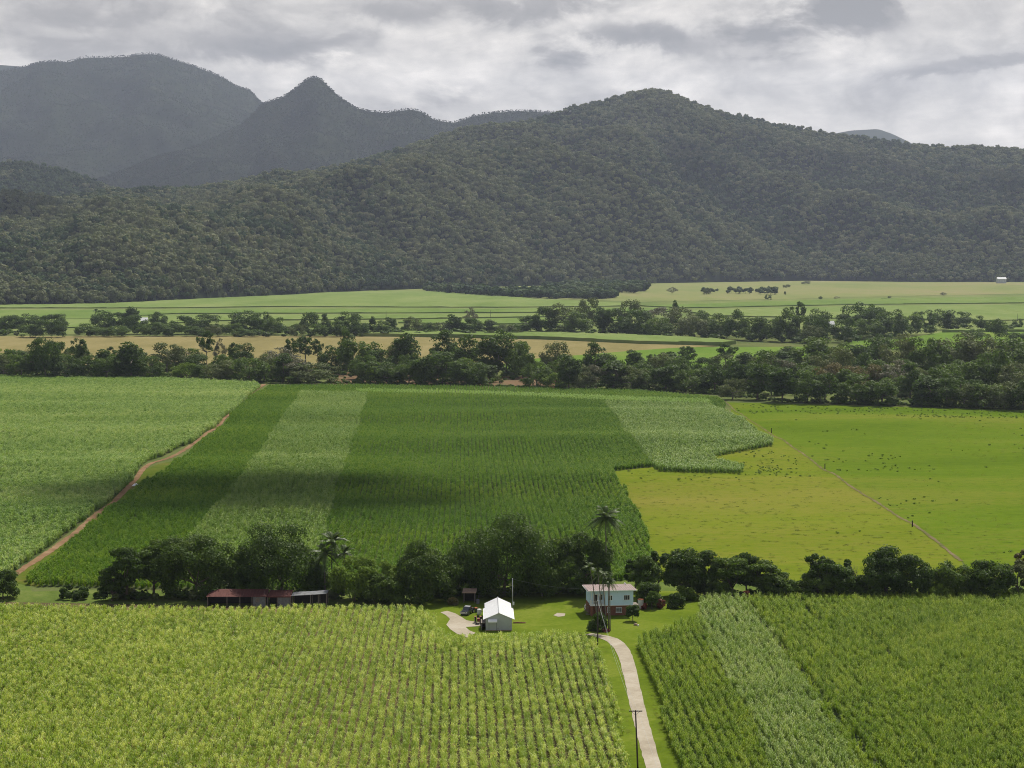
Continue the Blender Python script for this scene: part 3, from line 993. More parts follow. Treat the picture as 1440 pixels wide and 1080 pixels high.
def cane(name, pix, h, coll, step, label, space=1.6, holes=(), drop=.03, low=.16, topline=True, jit=.12, gaps=None, ragged=False):
    poly = pix if isinstance(pix, np.ndarray) else wpoly(pix, h * .9 if topline else 0)
    u, v = poly @ ROWN, poly @ ROWD
    U = np.arange(math.floor(u.min() / space) * space, u.max(), space)
    Vv = np.arange(v.min(), v.max(), step)
    UU, VV = np.meshgrid(U, Vv)
    UU, VV = UU.ravel(), VV.ravel()
    UU = UU + rng.normal(0, jit, len(UU)) + .08 * np.sin(VV / 23)
    VV = VV + rng.uniform(-.4, .4, len(VV)) * step
    Pxy = UU[:, None] * ROWN + VV[:, None] * ROWD
    k = inside(poly, Pxy[:, 0], Pxy[:, 1]) & (rng.random(len(Pxy)) > drop)
    k &= np.abs(Pxy[:, 0]) < (Pxy[:, 1] * .272 + 8)          # only as wide as the lens (and a step aside) can see
    for hp in holes:
        wv = 9 * (fbm(Pxy[:, 1] / 22, Pxy[:, 0] / 50, 71, 3) - .5) if ragged else 0
        hin = inside(hp, Pxy[:, 0], Pxy[:, 1])
        if ragged:      # neighbours grow a little into one another along the boundary
            hin &= inside(hp, Pxy[:, 0] + wv, Pxy[:, 1] + 2 * wv)
        k &= ~hin
    if gaps is not None:
        k &= gaps(Pxy[:, 0], Pxy[:, 1])
    Pxy = Pxy[k]
    n = len(Pxy)
    z = tz(Pxy[:, 0], Pxy[:, 1])
    lf = 1 + low * 2 * (fbm(Pxy[:, 0] / 14, Pxy[:, 1] / 30, 5, 3) - .5) + low * 1.2 * (fbm(Pxy[:, 0] / 3, Pxy[:, 1] / 4, 15, 2) - .5)
    sc = lf * rng.uniform(.80, 1.16, n)
    rot = np.column_stack([rng.normal(0, .09, n), rng.normal(0, .09, n), -ROW + rng.choice([0, PI], n) + rng.normal(0, .06, n)])
    scatter(name, np.column_stack([Pxy, z]), rot, np.column_stack([np.ones(n), np.ones(n), sc]), rng.integers(0, 4, n), coll, label)
    return poly


K_near = cane_coll('cane_near', C_near, 0.6, 2.1, 30, w=.040, spread=.66, width=.53)
K_right = cane_coll('cane_right', C_right, .75, 2.4, 34, w=.042, spread=.62, width=.46)
K_rpale = cane_coll('cane_rpale', C_rightpale, .75, 2.5, 34, w=.042, spread=.66, width=.48)
K_mid = cane_coll('cane_mid', C_mid, 1.7, 2.1, 46, w=.075, spread=.72, width=.62)
K_strip = cane_coll('cane_strip', C_strip, 1.9, 2.6, 46, w=.085, spread=.78, width=.62)
K_left = cane_coll('cane_left', C_left, 1.9, 2.5, 46, w=.10, spread=.95, width=.8)
K_lime = cane_coll('cane_lime', C_lime, 2.2, 2.0, 34, w=.11, spread=.7)

front = cane('sugarcane', [(-90, 845), (0, 846), (100, 851), (300, 851), (480, 848), (590, 851), (606, 858), (614, 872), (624, 890), (640, 893), (700, 889), (770, 888), (812, 889), (836, 897), (846, 925), (858, 965), (872, 1010), (893, 1080), (908, 1135), (-90, 1135)],
             2.2, K_near, .55, 'yellow-green sugar cane in rows across the front left', drop=.06, low=.20, jit=.07)
R_all = [(985, 837), (1050, 834), (1240, 830), (1440, 827), (1530, 826), (1530, 1135), (980, 1135), (958, 1080), (940, 1020), (916, 945), (900, 905), (897, 893), (930, 880), (965, 868), (988, 859)]
R_pale = wpoly([(985, 835), (1050, 832), (1085, 885), (1140, 965), (1200, 1060), (1240, 1140), (1130, 1140), (1085, 1060), (1035, 970), (1000, 905), (986, 868)], 2.2)
gapw = wpoly([(1114, 832), (1124, 832), (1165, 875), (1158, 880)], 2.2)
fu = [gnd(*q)[:2] @ ROWN for q in ((1128, 950), (1250, 925), (1010, 960))]


def furrow(x, y):
    u = x * ROWN[0] + y * ROWN[1]
    return ~((np.abs(u - fu[0]) < .72) & (rng.random(len(u)) < .72) | (np.abs(u - fu[1]) < .7) & (fbm(y / 20, y * 0, 5, 2) > .48) & (rng.random(len(u)) < .5))


cane('sugarcane', R_all, 2.5, K_right, .70, 'fresh green sugar cane covering the front right field', holes=[R_pale, gapw], ragged=True, gaps=furrow, drop=.02, low=.12)
cane('sugarcane', R_pale, 2.5, K_rpale, .70, 'pale flowering sugar cane strip in the front right field', gaps=furrow, drop=.03, low=.2)

S_pix = wpoly([(424, 549), (517, 551), (505, 590), (488, 640), (470, 690), (452, 765), (440, 800), (215, 800), (285, 730), (330, 680), (362, 635), (395, 590)], 2.0)
N_pix = wpoly([(850, 563), (1000, 566), (1030, 580), (1062, 598), (1086, 614), (1086, 621), (1012, 634), (1000, 640), (1044, 653), (1043, 659), (925, 656), (900, 628), (870, 590)], 2.0)
lime = wpoly([(500, 549), (640, 552), (860, 561), (1000, 566), (1000, 560), (860, 555), (640, 547), (500, 545)], 2.0)
M_all = [(380, 545), (500, 544), (640, 546), (900, 552), (1010, 562), (1020, 572), (1000, 590), (940, 620), (925, 656), (862, 663), (866, 672), (880, 692), (900, 730), (912, 760), (918, 790), (905, 815), (640, 828), (500, 832), (150, 828), (42, 824), (38, 818), (60, 800), (136, 735), (196, 685), (236, 660), (264, 639), (302, 610), (328, 582), (350, 560)]
sheet('cane_soil', wpoly(M_all), M_soil_green, 0.07, label='soil under the deep green cane field')
cane('sugarcane', M_all, 2.0, K_mid, 1.6, 'deep green sugar cane in rows behind the farm trees', holes=[S_pix, N_pix, lime], ragged=True, drop=.02, low=.12, topline=False)
cane('sugarcane', S_pix, 2.4, K_strip, 1.8, 'silvery strip of taller sugar cane inside the deep green field', low=.28)
cane('sugarcane', N_pix, 2.6, K_strip, 1.8, 'pale green sugar cane block beside the yellow pasture', low=.2)
cane('sugarcane', lime, 1.9, K_lime, 2.1, 'lime green strip of young cane along the far edge')
Lf = [(-90, 531), (0, 532), (250, 536), (361, 541), (366, 545), (349, 558), (331, 577), (304, 601), (272, 622), (236, 638), (209, 648), (194, 663), (186, 678), (145, 712), (65, 773), (19, 806), (-90, 875)]
sheet('cane_soil', wpoly(Lf), M_soil_green, 0.07, label='soil under the left cane field')
cane('sugarcane', Lf, 2.4, K_left, 1.8, 'bright green sugar cane left of the dirt track', drop=.01, low=.22, topline=False, jit=.3)


# far cane: raised blocks with an uneven top and leafy sides
def cane_block(pix, h, mat, label, cell):
    poly = wpoly(pix, 0, 12)
    bm = bmesh.new()
    f = bm.faces.new([bm.verts.new((p[0], p[1], 0.1)) for p in poly])
    top = bmesh.ops.extrude_face_region(bm, geom=[f])['geom']
    tf = [g for g in top if isinstance(g, bmesh.types.BMFace)]
    for v in [g for g in top if isinstance(g, bmesh.types.BMVert)]:
        v.co.z = h
    bmesh.ops.triangulate(bm, faces=bm.faces[:])
    y0, y1 = poly[:, 1].min(), poly[:, 1].max()
    for yy in np.arange(y0, y1, cell):
        bmesh.ops.bisect_plane(bm, geom=bm.verts[:] + bm.edges[:] + bm.faces[:], plane_co=(0, yy, 0), plane_no=(0, 1, 0))
    x0, x1 = poly[:, 0].min(), poly[:, 0].max()
    for xx in np.arange(x0, x1, cell * .8):
        bmesh.ops.bisect_plane(bm, geom=bm.verts[:] + bm.edges[:] + bm.faces[:], plane_co=(xx, 0, 0), plane_no=(1, 0, 0))
    for v in bm.verts:
        if v.co.z > h * .6:
            v.co.z += random.uniform(-.35, .35)
    bmesh.ops.recalc_face_normals(bm, faces=bm.faces)
    me = bpy.data.meshes.new('sugarcane')
    bm.to_mesh(me)
    bm.free()
    me.materials.append(mat)
    tag(obj('sugarcane', me), label, None, None, 'stuff')


M_blockA = ground_mat('far_cane_light', [(.115, .165, .045), (.15, .20, .06), (.19, .225, .08)], .010, .12, .6, (1, .3, 1))
M_blockB = ground_mat('far_cane_green', [(.095, .15, .038), (.125, .18, .046), (.155, .205, .06)], .010, .12, .6, (1, .3, 1))
cane_block([(-90, 434), (-90, 429), (0, 428), (440, 413), (520, 410), (640, 411), (760, 422), (870, 427), (900, 431), (700, 433), (380, 432), (230, 434)], 1.7, M_blockA, 'far pale cane block under the hill at left', 120)
cane_block([(-90, 449), (-90, 438), (230, 437), (560, 435.5), (720, 435.5), (940, 434), (960, 439), (700, 440.5), (240, 442), (130, 450)], 1.7, M_blockB, 'long far cane block left of the valley centre', 90)
cane_block([(-90, 464), (-90, 455), (240, 445), (560, 443.5), (860, 442), (860, 445), (560, 449.5), (300, 452), (160, 461)], 1.7, M_blockA, 'far cane block behind the second tree belt', 80)
cane_block([(560, 455), (570, 451.5), (860, 447), (870, 452), (700, 457)], 1.7, M_blockB, 'narrow far cane block behind the small scrub', 60)
cane_block([(900, 431), (1180, 422), (1530, 417), (1530, 426), (1200, 429), (960, 434)], 1.7, M_blockB, 'far green cane block under the pale paddock', 100)
cane_block([(960, 438), (1200, 432), (1530, 429), (1530, 449), (1380, 452), (1200, 449), (1000, 445)], 1.7, M_blockA, 'far bright cane block right of centre', 90)
cane_block([(505, 473.5), (520, 469), (640, 467.5), (760, 470), (900, 475), (1000, 480), (1035, 484), (1015, 486.5), (900, 484), (760, 477.5), (620, 474.5)], 3.2, M_blockA, 'narrow pale cane block on the tan stubble field', 30)
cane_block([(1325, 468), (1340, 466), (1440, 463.5), (1530, 463), (1530, 466), (1440, 467)], 2.6, M_blockA, 'low cane block among the trees at far right', 30)

# ------------------------------------------------------------------ pasture growth
def tuft_mesh(name, seed, r, h, n, mat, w):
    return cane_mesh(name, seed, r * 2, h, n, mat, w=w, spread=r * .9, width=r * 2.2)


K_tuft = proto_coll('tufts', [tuft_mesh('grass_tuft', 300 + i, .5, .14, 22, G_tuft, .05) for i in range(4)])
K_weed = proto_coll('weeds', [tuft_mesh('weed_clump', 320 + i, .5, .8, 30, G_weed, .08) for i in range(4)])


def growth(name, poly, dens, coll, label, patch=None, smin=.6, smax=1.4):
    x0, y0 = poly.min(0)
    x1, y1 = poly.max(0)
    n = int((x1 - x0) * (y1 - y0) * dens)
    x, y = rng.uniform(x0, x1, n), rng.uniform(y0, y1, n)
    k = inside(poly, x, y) & (np.abs(x) < y * .272 + 8)
    if patch:
        k &= fbm(x / patch[0], y / (patch[0] * 2), patch[2], 4) + rng.normal(0, .05, n) > patch[1]
    x, y = x[k], y[k]
    n = len(x)
    s = rng.uniform(smin, smax, n)
    scatter(name, np.column_stack([x, y, tz(x, y) + .03]), np.column_stack([np.zeros((n, 2)), rng.uniform(0, 6.28, n)]), np.column_stack([s, s, s * rng.uniform(.7, 1.2, n)]), rng.integers(0, 4, n), coll, label)


YP = wpoly([(864, 664), (925, 658), (1045, 658), (1050, 645), (1010, 636), (1087, 620), (1160, 662), (1283, 740), (1345, 785), (1355, 810), (1000, 818), (915, 815), (912, 770), (880, 692)])
GP = wpoly([(1030, 568), (1440, 578), (1520, 580), (1520, 812), (1372, 810), (1352, 785), (1287, 737), (1164, 659), (1094, 611), (1050, 588)])
growth('pasture_grass', YP, .05, K_tuft, 'tufted grass of the yellow-green pasture')
growth('pasture_grass', GP, .05, K_tuft, 'tufted grass of the green pasture')
growth('pasture_weeds', YP, .03, K_weed, 'dark weed clumps in the yellow-green pasture', (24, .66, 3), .4, .9)
growth('pasture_weeds', GP, .028, K_weed, 'dark weed clumps in the green pasture', (30, .60, 4), .4, 1.0)
growth('pasture_weeds', wpoly([(1030, 569), (1440, 578), (1440, 590), (1150, 583), (1040, 578)]), .022, K_weed, 'row of dark weed clumps at the far edge of the green pasture', None, .4, 1.0)
growth('young_cane', wpoly([(1000, 640), (1075, 628), (1120, 645), (1140, 672), (1060, 675), (1035, 662)]), .05, K_weed, 'scattered young cane stools beside the pale cane block', (12, .52, 8), .45, .8)
growth('verge_grass', wpoly([(836, 905), (850, 905), (878, 985), (896, 1050), (912, 1130), (900, 1130), (880, 1040), (860, 960)]), 1.0, K_tuft, 'unmown grass on the verge left of the driveway', (6, .5, 9), .4, .9)
growth('verge_grass', wpoly([(898, 915), (912, 950), (940, 1030), (972, 1130), (958, 1130), (935, 1060), (912, 985), (896, 930)]), .8, K_tuft, 'unmown grass at the foot of the right-hand cane', (6, .5, 10), .4, .9)

# ------------------------------------------------------------------ trees of the farmstead, each its own
def leaf_n(r, h, ls):
    return int(min(20000, 9.5 * (r * r * 2 + r * h) / (ls * ls * 1.2)))


def tree(name, loc, r, H, kind, mat, seed, label, cat='tree', group=None, ls=.31, z0=None, bark=None, nl=None, dens=1.0):
    z0 = {'dense': .02, 'layered': .16, 'open': .24, 'tall': .05, 'shrub': .01}[kind] * H if z0 is None else z0
    nl = nl or {'dense': 46, 'layered': 32, 'open': 26, 'tall': 34, 'shrub': 16}[kind]
    t = thing(name, loc, random.uniform(0, 6.28), label, cat, group)
    cm, Lc = crown_mesh('crown', seed, r, H - z0, z0, nl, int(leaf_n(r, H, ls) * dens), ls, mat, kind)
    rad = max(.06, H * .022)
    obj('trunk', trunk_mesh('trunk', seed, H, rad, max(z0 * 1.2, H * .22), Lc, bark or M_bark, 7 if kind != 'shrub' else 4), t)
    obj('crown', cm, t)
    return t


def px_tree(bx, by, top, w, kind, mat, label, name='tree', cat='tree', group='trees round the farmstead', **kw):
    """base pixel, top pixel and width in pixels give place and size"""
    p = gnd(bx, by)
    sc = p[1] / F
    H = (by - top) * sc * 1.01
    px_tree.k += 1
    return tree(name, (p[0], p[1], p[2]), w * sc * .53, H * 1.03, kind, mat, 500 + px_tree.k, label, cat, group, **kw)


px_tree.k = 0
FT = [
    (4, 842, 800, 52, 'dense', T_dark, 'round dark tree at the left photo edge beside the foot of the dirt track'),
    (105, 842, 823, 50, 'shrub', T_dark, 'low dark spreading bush left of the row of farm trees'),
    (137, 842, 832, 12, 'shrub', T_dark, 'tiny dark bush between the low spreading bush and the farm trees'),
    (178, 843, 765, 70, 'layered', T_dark, 'leftmost tall tree of the farm trees, with flat leafy tiers'),
    (216, 838, 759, 62, 'layered', T_mid, 'tiered tree with slim bare stems beside the leftmost tall farm tree'),
    (158, 845, 795, 36, 'dense', T_dark, 'low dark tree at the left end of the farm trees'),
    (276, 841, 747, 108, 'dense', T_dark, 'big round dark mango tree left of the rusty shed'),
    (338, 836, 772, 60, 'dense', T_mid, 'shorter leafy tree between the two big round trees behind the rusty shed'),
    (395, 838, 741, 118, 'dense', T_dark, 'big round dark mango tree directly behind the rusty sheds'),
    (352, 843, 790, 50, 'dense', T_dark, 'low dark tree right behind the roof of the rusty shed'),
    (445, 836, 792, 48, 'dense', T_mid, 'bushy tree at the foot of the coconut palms'),
    (499, 846, 783, 70, 'dense', T_light, 'bright light green tree right of the coconut palms'),
    (528, 848, 806, 46, 'dense', T_mid, 'low bushy tree right of the bright light green tree'),
    (558, 844, 780, 46, 'dense', T_light, 'light green tree on the left shoulder of the dark tree near the gravel yard'),
    (552, 849, 812, 44, 'shrub', T_mid, 'low bush in front of the light green tree near the gravel yard'),
    (600, 846, 768, 88, 'dense', T_dark, 'dark round tree left of the gravel yard'),
    (644, 834, 772, 60, 'dense', T_mid, 'leafy tree between the dark round tree and the largest tree'),
    (708, 838, 727, 132, 'dense', T_dark, 'largest tree of the farm, a dark mango tree behind the white shed'),
    (672, 836, 765, 66, 'dense', T_dark, 'dark tree on the left flank of the largest tree'),
    (762, 838, 772, 76, 'dense', T_mid, 'leafy tree on the right flank of the largest tree'),
    (782, 835, 748, 82, 'layered', T_mid, 'wide tiered tree between the largest tree and the tall palm'),
    (817, 836, 750, 80, 'dense', T_dark, 'dark domed tree just left of the tall palm'),
    (838, 836, 790, 48, 'dense', T_dark, 'dark tree below the tall palm behind the blue house'),
    (893, 832, 785, 36, 'open', T_dark, 'small open tree standing clear right behind the blue house'),
    (908, 840, 777, 50, 'tall', T_mid, 'mid green tree behind the water tank'),
    (925, 834, 768, 34, 'open', T_dark, 'thin tree with tufted top behind the water tank'),
    (960, 839, 767, 68, 'tall', T_dark, 'dark pointed tree left of centre in the row right of the house'),
    (990, 838, 770, 56, 'tall', T_dark, 'dark tree with a rounded tip, next right of the dark pointed tree'),
    (1030, 840, 776, 72, 'layered', T_mid, 'tiered tree with a knobbly crown in the row right of the house'),
    (1050, 836, 777, 50, 'layered', T_dark, 'dark tiered tree behind the knobbly tiered tree right of the house'),
    (1075, 841, 788, 62, 'layered', T_mid, 'low wide tiered tree at the right end of the row beside the house'),
    (1008, 843, 816, 34, 'dense', T_mid, 'low bush below the tiered trees, at the corner of the right cane field'),
    (1092, 843, 808, 50, 'dense', T_mid, 'low bush under the low wide tiered tree'),
    (1122, 843, 816, 32, 'dense', T_mid, 'low green bush in the gap at the head of the cane furrow'),
    (1157, 842, 777, 54, 'open', T_dark, 'dark tufted tree left of the bare tree'),
    (1150, 843, 800, 46, 'dense', T_mid, 'green bushy tree under the dark tufted tree'),
    (1184, 843, 795, 44, 'dense', T_dark, 'dark bushy tree with pale lower leaves behind the right cane field'),
    (1191, 838, 782, 22, 'tall', T_dark, 'slim dark tree beside the bare grey tree'),
    (1246, 843, 770, 74, 'tall', T_dark, 'tall dark tree of the pair behind the right cane field'),
    (1282, 843, 778, 56, 'dense', T_dark, 'broad dark tree right of the tall dark tree'),
    (1222, 844, 803, 42, 'dense', T_mid, 'low bushy tree left of the tall dark tree'),
    (1336, 842, 788, 60, 'dense', T_mid, 'mid green tree near the lower end of the boundary track'),
    (1322, 844, 810, 40, 'dense', T_light, 'low lighter bush at the left foot of the mid green tree by the boundary track'),
    (1391, 844, 786, 64, 'dense', T_dark, 'round very dark tree right of the lower end of the boundary track'),
    (1432, 841, 790, 44, 'open', T_olive, 'olive thin-leaved tree at the right edge behind the cane'),
    (1445, 836, 768, 34, 'open', T_brown, 'russet thin tree cut by the right edge of the photo'),
]
for (bx, by, tp, w, kd, mt, lb) in FT:
    px_tree(bx, by, tp, w, kd, mt, lb, **(dict(name='shrub', cat='shrub', group='bushes round the farmstead') if 'bush' in lb.split(' in ')[0].split(' at ')[0] and 'tree' not in lb.split(' at ')[0].split(' left ')[0].split(' between ')[0].split(' in ')[0].split(' under ')[0].split(' right ')[0].split(' below ')[0] else {}))
# garden shrubs
GS = [
    (912, 853, 818, 40, T_dark, 'dark round bush behind the water tank'),
    (890, 874, 852, 21, T_dark, 'small round-headed tree alone on the lawn in front of the house'),
    (917, 857, 831, 18, T_mid, 'small green tree just right of the water tank'),
    (929, 856, 841, 14, T_red, 'reddish croton bush on the lawn right of the water tank'),
    (942, 856, 847, 8, T_mid, 'tiny bush between the red croton and the dark round shrub'),
    (951, 855, 829, 22, T_dark, 'dark egg-shaped shrub at the right end of the garden row'),
    (841, 887, 863, 28, T_dark, 'dark round bush in front of the house beside the palm stems'),
    (906, 858, 846, 9, T_red, 'small red-leaved plant against the water tank'),
    (966, 845, 822, 26, T_light, 'yellowish bush at the edge of the lawn beneath the dark pointed tree'),
    (1049, 848, 828, 12, T_red, 'crimson bush at the top edge of the right cane field'),
    (636, 851, 840, 20, T_brown, 'low russet bush behind the parked utility'),
]
for (bx, by, tp, w, mt, lb) in GS:
    tr = lb.startswith('small round-headed') or lb.startswith('small green tree')
    px_tree(bx, by, tp, w, 'dense' if tr else 'shrub', mt, lb, name='tree' if tr else 'shrub', cat='tree' if tr else 'shrub', group='garden shrubs and small trees', ls=.2, z0=None if not tr else (by - tp) * .048)


# a bare grey tree
def bare_tree(loc, H, label, seed):
    rg = random.Random(seed)
    mb, br = MB(), MB()
    mb.tube([(0, 0, -.2), (.1, 0, H * .4), (0, .1, H * .75)], [.16, .11, .06], 7)

    def grow(p, d, L, rad, lev):
        q = p + d * L
        br.tube([tuple(p), tuple(p + d * L * .5 + Vector((rg.uniform(-.1, .1), rg.uniform(-.1, .1), 0))), tuple(q)], [rad, rad * .7, rad * .4], 5)
        if lev:
            for _ in range(3):
                e = (d + Vector((rg.uniform(-.7, .7), rg.uniform(-.7, .7), rg.uniform(0, .5)))).normalized()
                grow(q - d * L * rg.uniform(0, .4), e, L * rg.uniform(.5, .75), rad * .45, lev - 1)
    for k in range(6):
        a = rg.uniform(0, 6.28)
        grow(Vector((0, 0, H * rg.uniform(.35, .72))), Vector((math.cos(a) * .6, math.sin(a) * .6, .8)).normalized(), H * .22, .06, 3)
    t = thing('bare_tree', loc, 0, label, 'tree', 'trees round the farmstead')
    mb.build('trunk', M_barkpale, t, smooth_=True)
    br.build('branches', M_barkpale, t, smooth_=True)


pb = gnd(1203, 841)
bare_tree(tuple(pb), 46 * pb[1] / F, 'bare pale grey tree beside the slim dark tree', 3)


# palms: trunk and a crown of drooping fronds
def palm_crown(seed, nf, L, mat, z, leaf=.55, droop=1.0):
    rg = np.random.default_rng(seed)
    Vs, Qs, k = [], [], 0
    for i in range(nf):
        az = 2 * PI * i / nf * 2.4 + rg.uniform(-.3, .3)
        el = math.radians(rg.uniform(-25, 80))
        n = 16
        s = np.linspace(0, 1, n)
        Lf_ = L * rg.uniform(.8, 1.1)
        r_ = Lf_ * (np.cos(el) * s + .12 * s)
        zz_ = Lf_ * (np.sin(el) * s - droop * .55 * s ** 2 * (1.1 - .3 * math.sin(el)))
        c = np.column_stack([np.cos(az) * r_, np.sin(az) * r_, z + zz_])
        T = np.gradient(c, axis=0)
        T /= np.linalg.norm(T, axis=1)[:, None]
        S = np.array([-math.sin(az), math.cos(az), 0])
        U = np.cross(T, S)
        for sgn in (-1, 1):
            for j in range(1, n):
                ln = leaf * L * .42 * math.sin(PI * min(.97, .12 + .85 * s[j])) ** .7
                base = c[j]
                tip = base + S * sgn * ln * .75 + T[j] * ln * .55 - np.array([0, 0, ln * .38]) + rg.normal(0, .04, 3)
                wv = T[j] * .13 * L / 3
                Vs += [base - wv, base + wv, tip + wv * .25, tip - wv * .25]
                Qs.append([k, k + 1, k + 2, k + 3])
                k += 4
        for j in range(n - 1):
            wv = S * (.05 * (1 - s[j]) + .015)
            Vs += [c[j] - wv, c[j] + wv, c[j + 1] + wv, c[j + 1] - wv]
            Qs.append([k, k + 1, k + 2, k + 3])
            k += 4
    return mesh_np('crown', np.array(Vs), [np.array(Qs)], mat)


def palm(loc, H, L, nf, seed, label, bend=.6, rad=.17, mat=None, group=None, droop=1.0, leaf=.55, nuts=False):
    rg = random.Random(seed)
    a = rg.uniform(0, 6.28)
    t = thing('palm_tree', loc, 0, label, 'palm tree', group)
    pts, rd = [], []
    for i in range(9):
        s_ = i / 8
        q = bend * (s_ ** 2 - s_)
        pts.append((q * math.cos(a), q * math.sin(a), -.2 + (H + .2) * s_))
        rd.append(rad * (1.5 - .7 * min(1, s_ * 5) if s_ < .2 else .95 - .25 * s_))
    mb = MB()
    mb.tube(pts, rd, 8)
    mb.build('trunk', M_barkpale, t, smooth_=True)
    obj('crown', palm_crown(seed, nf, L, mat or T_palm, H - .1, leaf, droop), t)
    if nuts:
        nb = MB()
        for k in range(9):
            b = rg.uniform(0, 6.28)
            nb.tube([(math.cos(b) * .3, math.sin(b) * .3, H - .75 + rg.uniform(-.2, .2)), (math.cos(b) * .32, math.sin(b) * .32, H - .6), (math.cos(b) * .3, math.sin(b) * .3, H - .4)], [.06, .16, .05], 6)
        nb.build('coconuts', M_brown, t, smooth_=True)


for (bx, by, hy, L, nf, lb, nuts) in ((851, 838, 724, 4.9, 32, 'tall slim coconut palm rising above the trees behind the blue house', True),
                                      (458, 839, 776, 4.4, 24, 'coconut palm with a low crown, leftmost of the palms right of the rusty sheds', True),
                                      (468, 836, 759, 4.4, 26, 'taller coconut palm in the middle of the palms right of the rusty sheds', True),
                                      (484, 838, 776, 3.6, 20, 'small coconut palm behind the bright light green tree', False)):
    p = gnd(bx, by)
    palm(tuple(p), (by - hy) * p[1] / F, L, nf, int(bx), lb, .8, .17, None, 'coconut palms of the farm', 1.0, .5, nuts)
for (bx, by, hx, hy, L, lb) in ((841, 884, 829, 796, 2.3, 'slender garden palm with a pale leaning stem, leftmost of the palms before the house'),
                                (848, 888, 840, 802, 2.3, 'slender garden palm behind the power pole before the house'),
                                (853, 886, 846, 806, 2.4, 'bushy-headed slender palm in the middle of the palms before the house'),
                                (856, 887, 855, 811, 2.1, 'slender garden palm next to the rightmost palm before the house'),
                                (858, 888, 857, 817, 2.0, 'shortest slender palm, rightmost of the palms before the house')):
    p = gnd(bx, by)
    sc = p[1] / F
    H = (by - hy) * sc
    rgp = random.Random(int(bx * 7))
    t = thing('garden_palm', tuple(p), 0, lb, 'palm tree', 'slender palms in front of the house')
    dx = (hx - bx) * sc
    mb = MB()
    mb.tube([(0, 0, -.1), (dx * .25, .1, H * .35), (dx * .6, .1, H * .7), (dx, 0, H)], [.16, .12, .10, .07], 7)
    mb.build('trunk', M_barkpale, t, smooth_=True)
    cr = obj('crown', palm_crown(int(bx), 13, L, T_palm, 0, .62, 1.25), t)
    cr.location = (dx, 0, H)

# banana clump beside the hut
pbn = gnd(663, 842)
for k, (dx, lb) in enumerate(((-1.6, 'bright banana plant left behind the dark hut'), (.2, 'bright banana plant in the middle behind the dark hut'), (1.7, 'bright banana plant right behind the dark hut'))):
    t = thing('banana_plant', (pbn[0] + dx, pbn[1] + .6 + .3 * k, 0), 0, lb, 'banana plant', 'banana plants behind the hut')
    rg = np.random.default_rng(900 + k)
    mb = MB()
    mb.tube([(0, 0, -.1), (.05, 0, 1.6), (.1, 0, 3.0)], [.16, .13, .08], 7)
    mb.build('stem', M_barkpale, t, smooth_=True)
    V, Q = [], []
    for i in range(9):
        az = rg.uniform(0, 6.28)
        el = rg.uniform(.3, 1.3)
        s_ = np.linspace(0, 1, 7)
        L = rg.uniform(1.6, 2.4)
        c = np.column_stack([np.cos(az) * L * np.cos(el) * s_ * 1.1, np.sin(az) * L * np.cos(el) * s_ * 1.1, 2.9 + L * (np.sin(el) * s_ - .65 * s_ ** 2)])
        S = np.array([-math.sin(az), math.cos(az), .15])
        wd = .34 * np.sin(PI * np.clip(s_ * .9 + .08, 0, 1))[:, None]
        o = len(V) and sum(len(v) for v in V)
        V.append(np.concatenate([c - S * wd, c, c + S * wd]))
        for j in range(6):
            Q += [[o + j, o + j + 1, o + 8 + j, o + 7 + j], [o + 7 + j, o + 8 + j, o + 15 + j, o + 14 + j]]
    obj('leaves', mesh_np('leaves', np.concatenate(V), [np.array(Q)], T_light), t)

# ------------------------------------------------------------------ the two tree belts
KIND = {}


def belt_proto(kind, mat, seed, r, H, ls, z0f, n, bark=None):
    z0 = H * z0f
    nl = {'dense': 30, 'layered': 24, 'open': 22, 'tall': 26}[kind]
    cm, Lc = crown_mesh('crown', seed, r, H - z0, z0, nl, n, ls, mat, kind)
    tm = trunk_mesh('trunk', seed, H, H * .018, max(z0 * 1.1, H * .3), Lc, bark or M_bark, 6)
    return cm, tm


BP = {
    'dark domed': [belt_proto('dense', T_dark, 700 + i, .5, 1.0, .028, .04, 4200) for i in range(3)],
    'dark upright': [belt_proto('tall', T_dark, 710 + i, .36, 1.0, .025, .05, 3800) for i in range(3)],
    'mid green rounded': [belt_proto('dense', T_mid, 720 + i, .46, 1.0, .028, .03, 4000) for i in range(3)],
    'light green bushy': [belt_proto('dense', T_light, 730 + i, .5, .9, .033, .04, 2600) for i in range(2)],
    'olive feathery': [belt_proto('dense', T_olive, 740 + i, .48, 1.0, .026, .06, 3800, M_barkpale) for i in range(3)],
    'open-crowned dark': [belt_proto('open', T_dark, 750 + i, .40, 1.0, .028, .40, 1700, M_barkpale) for i in range(3)],
    'russet rounded': [belt_proto('dense', T_brown, 760 + i, .5, .95, .028, .10, 3000) for i in range(2)],
    'pale greyish': [belt_proto('layered', T_grey, 770 + i, .55, .9, .026, .15, 2200, M_barkpale) for i in range(2)],
}
LAND_F = [(130, 'at the far left of the photo'), (290, 'behind the bright left cane'), (400, 'by the head of the dirt track'), (520, 'behind the silvery cane strip'), (690, 'behind the deep green cane'),
          (790, 'by the bare creek bank'), (900, 'left of the pale cane block'), (1020, 'behind the pale cane block'), (1140, 'at the head of the boundary track'), (1290, 'behind the green pasture'), (1700, 'near the right photo edge')]


def land(px, tab):
    for lim, s_ in tab:
        if px < lim:
            return s_


def rowname(px, py, fr, bk):
    f = (py - fr) / (bk - fr)
    return 'front row' if f < .28 else ('back row' if f > .72 else 'middle rows')


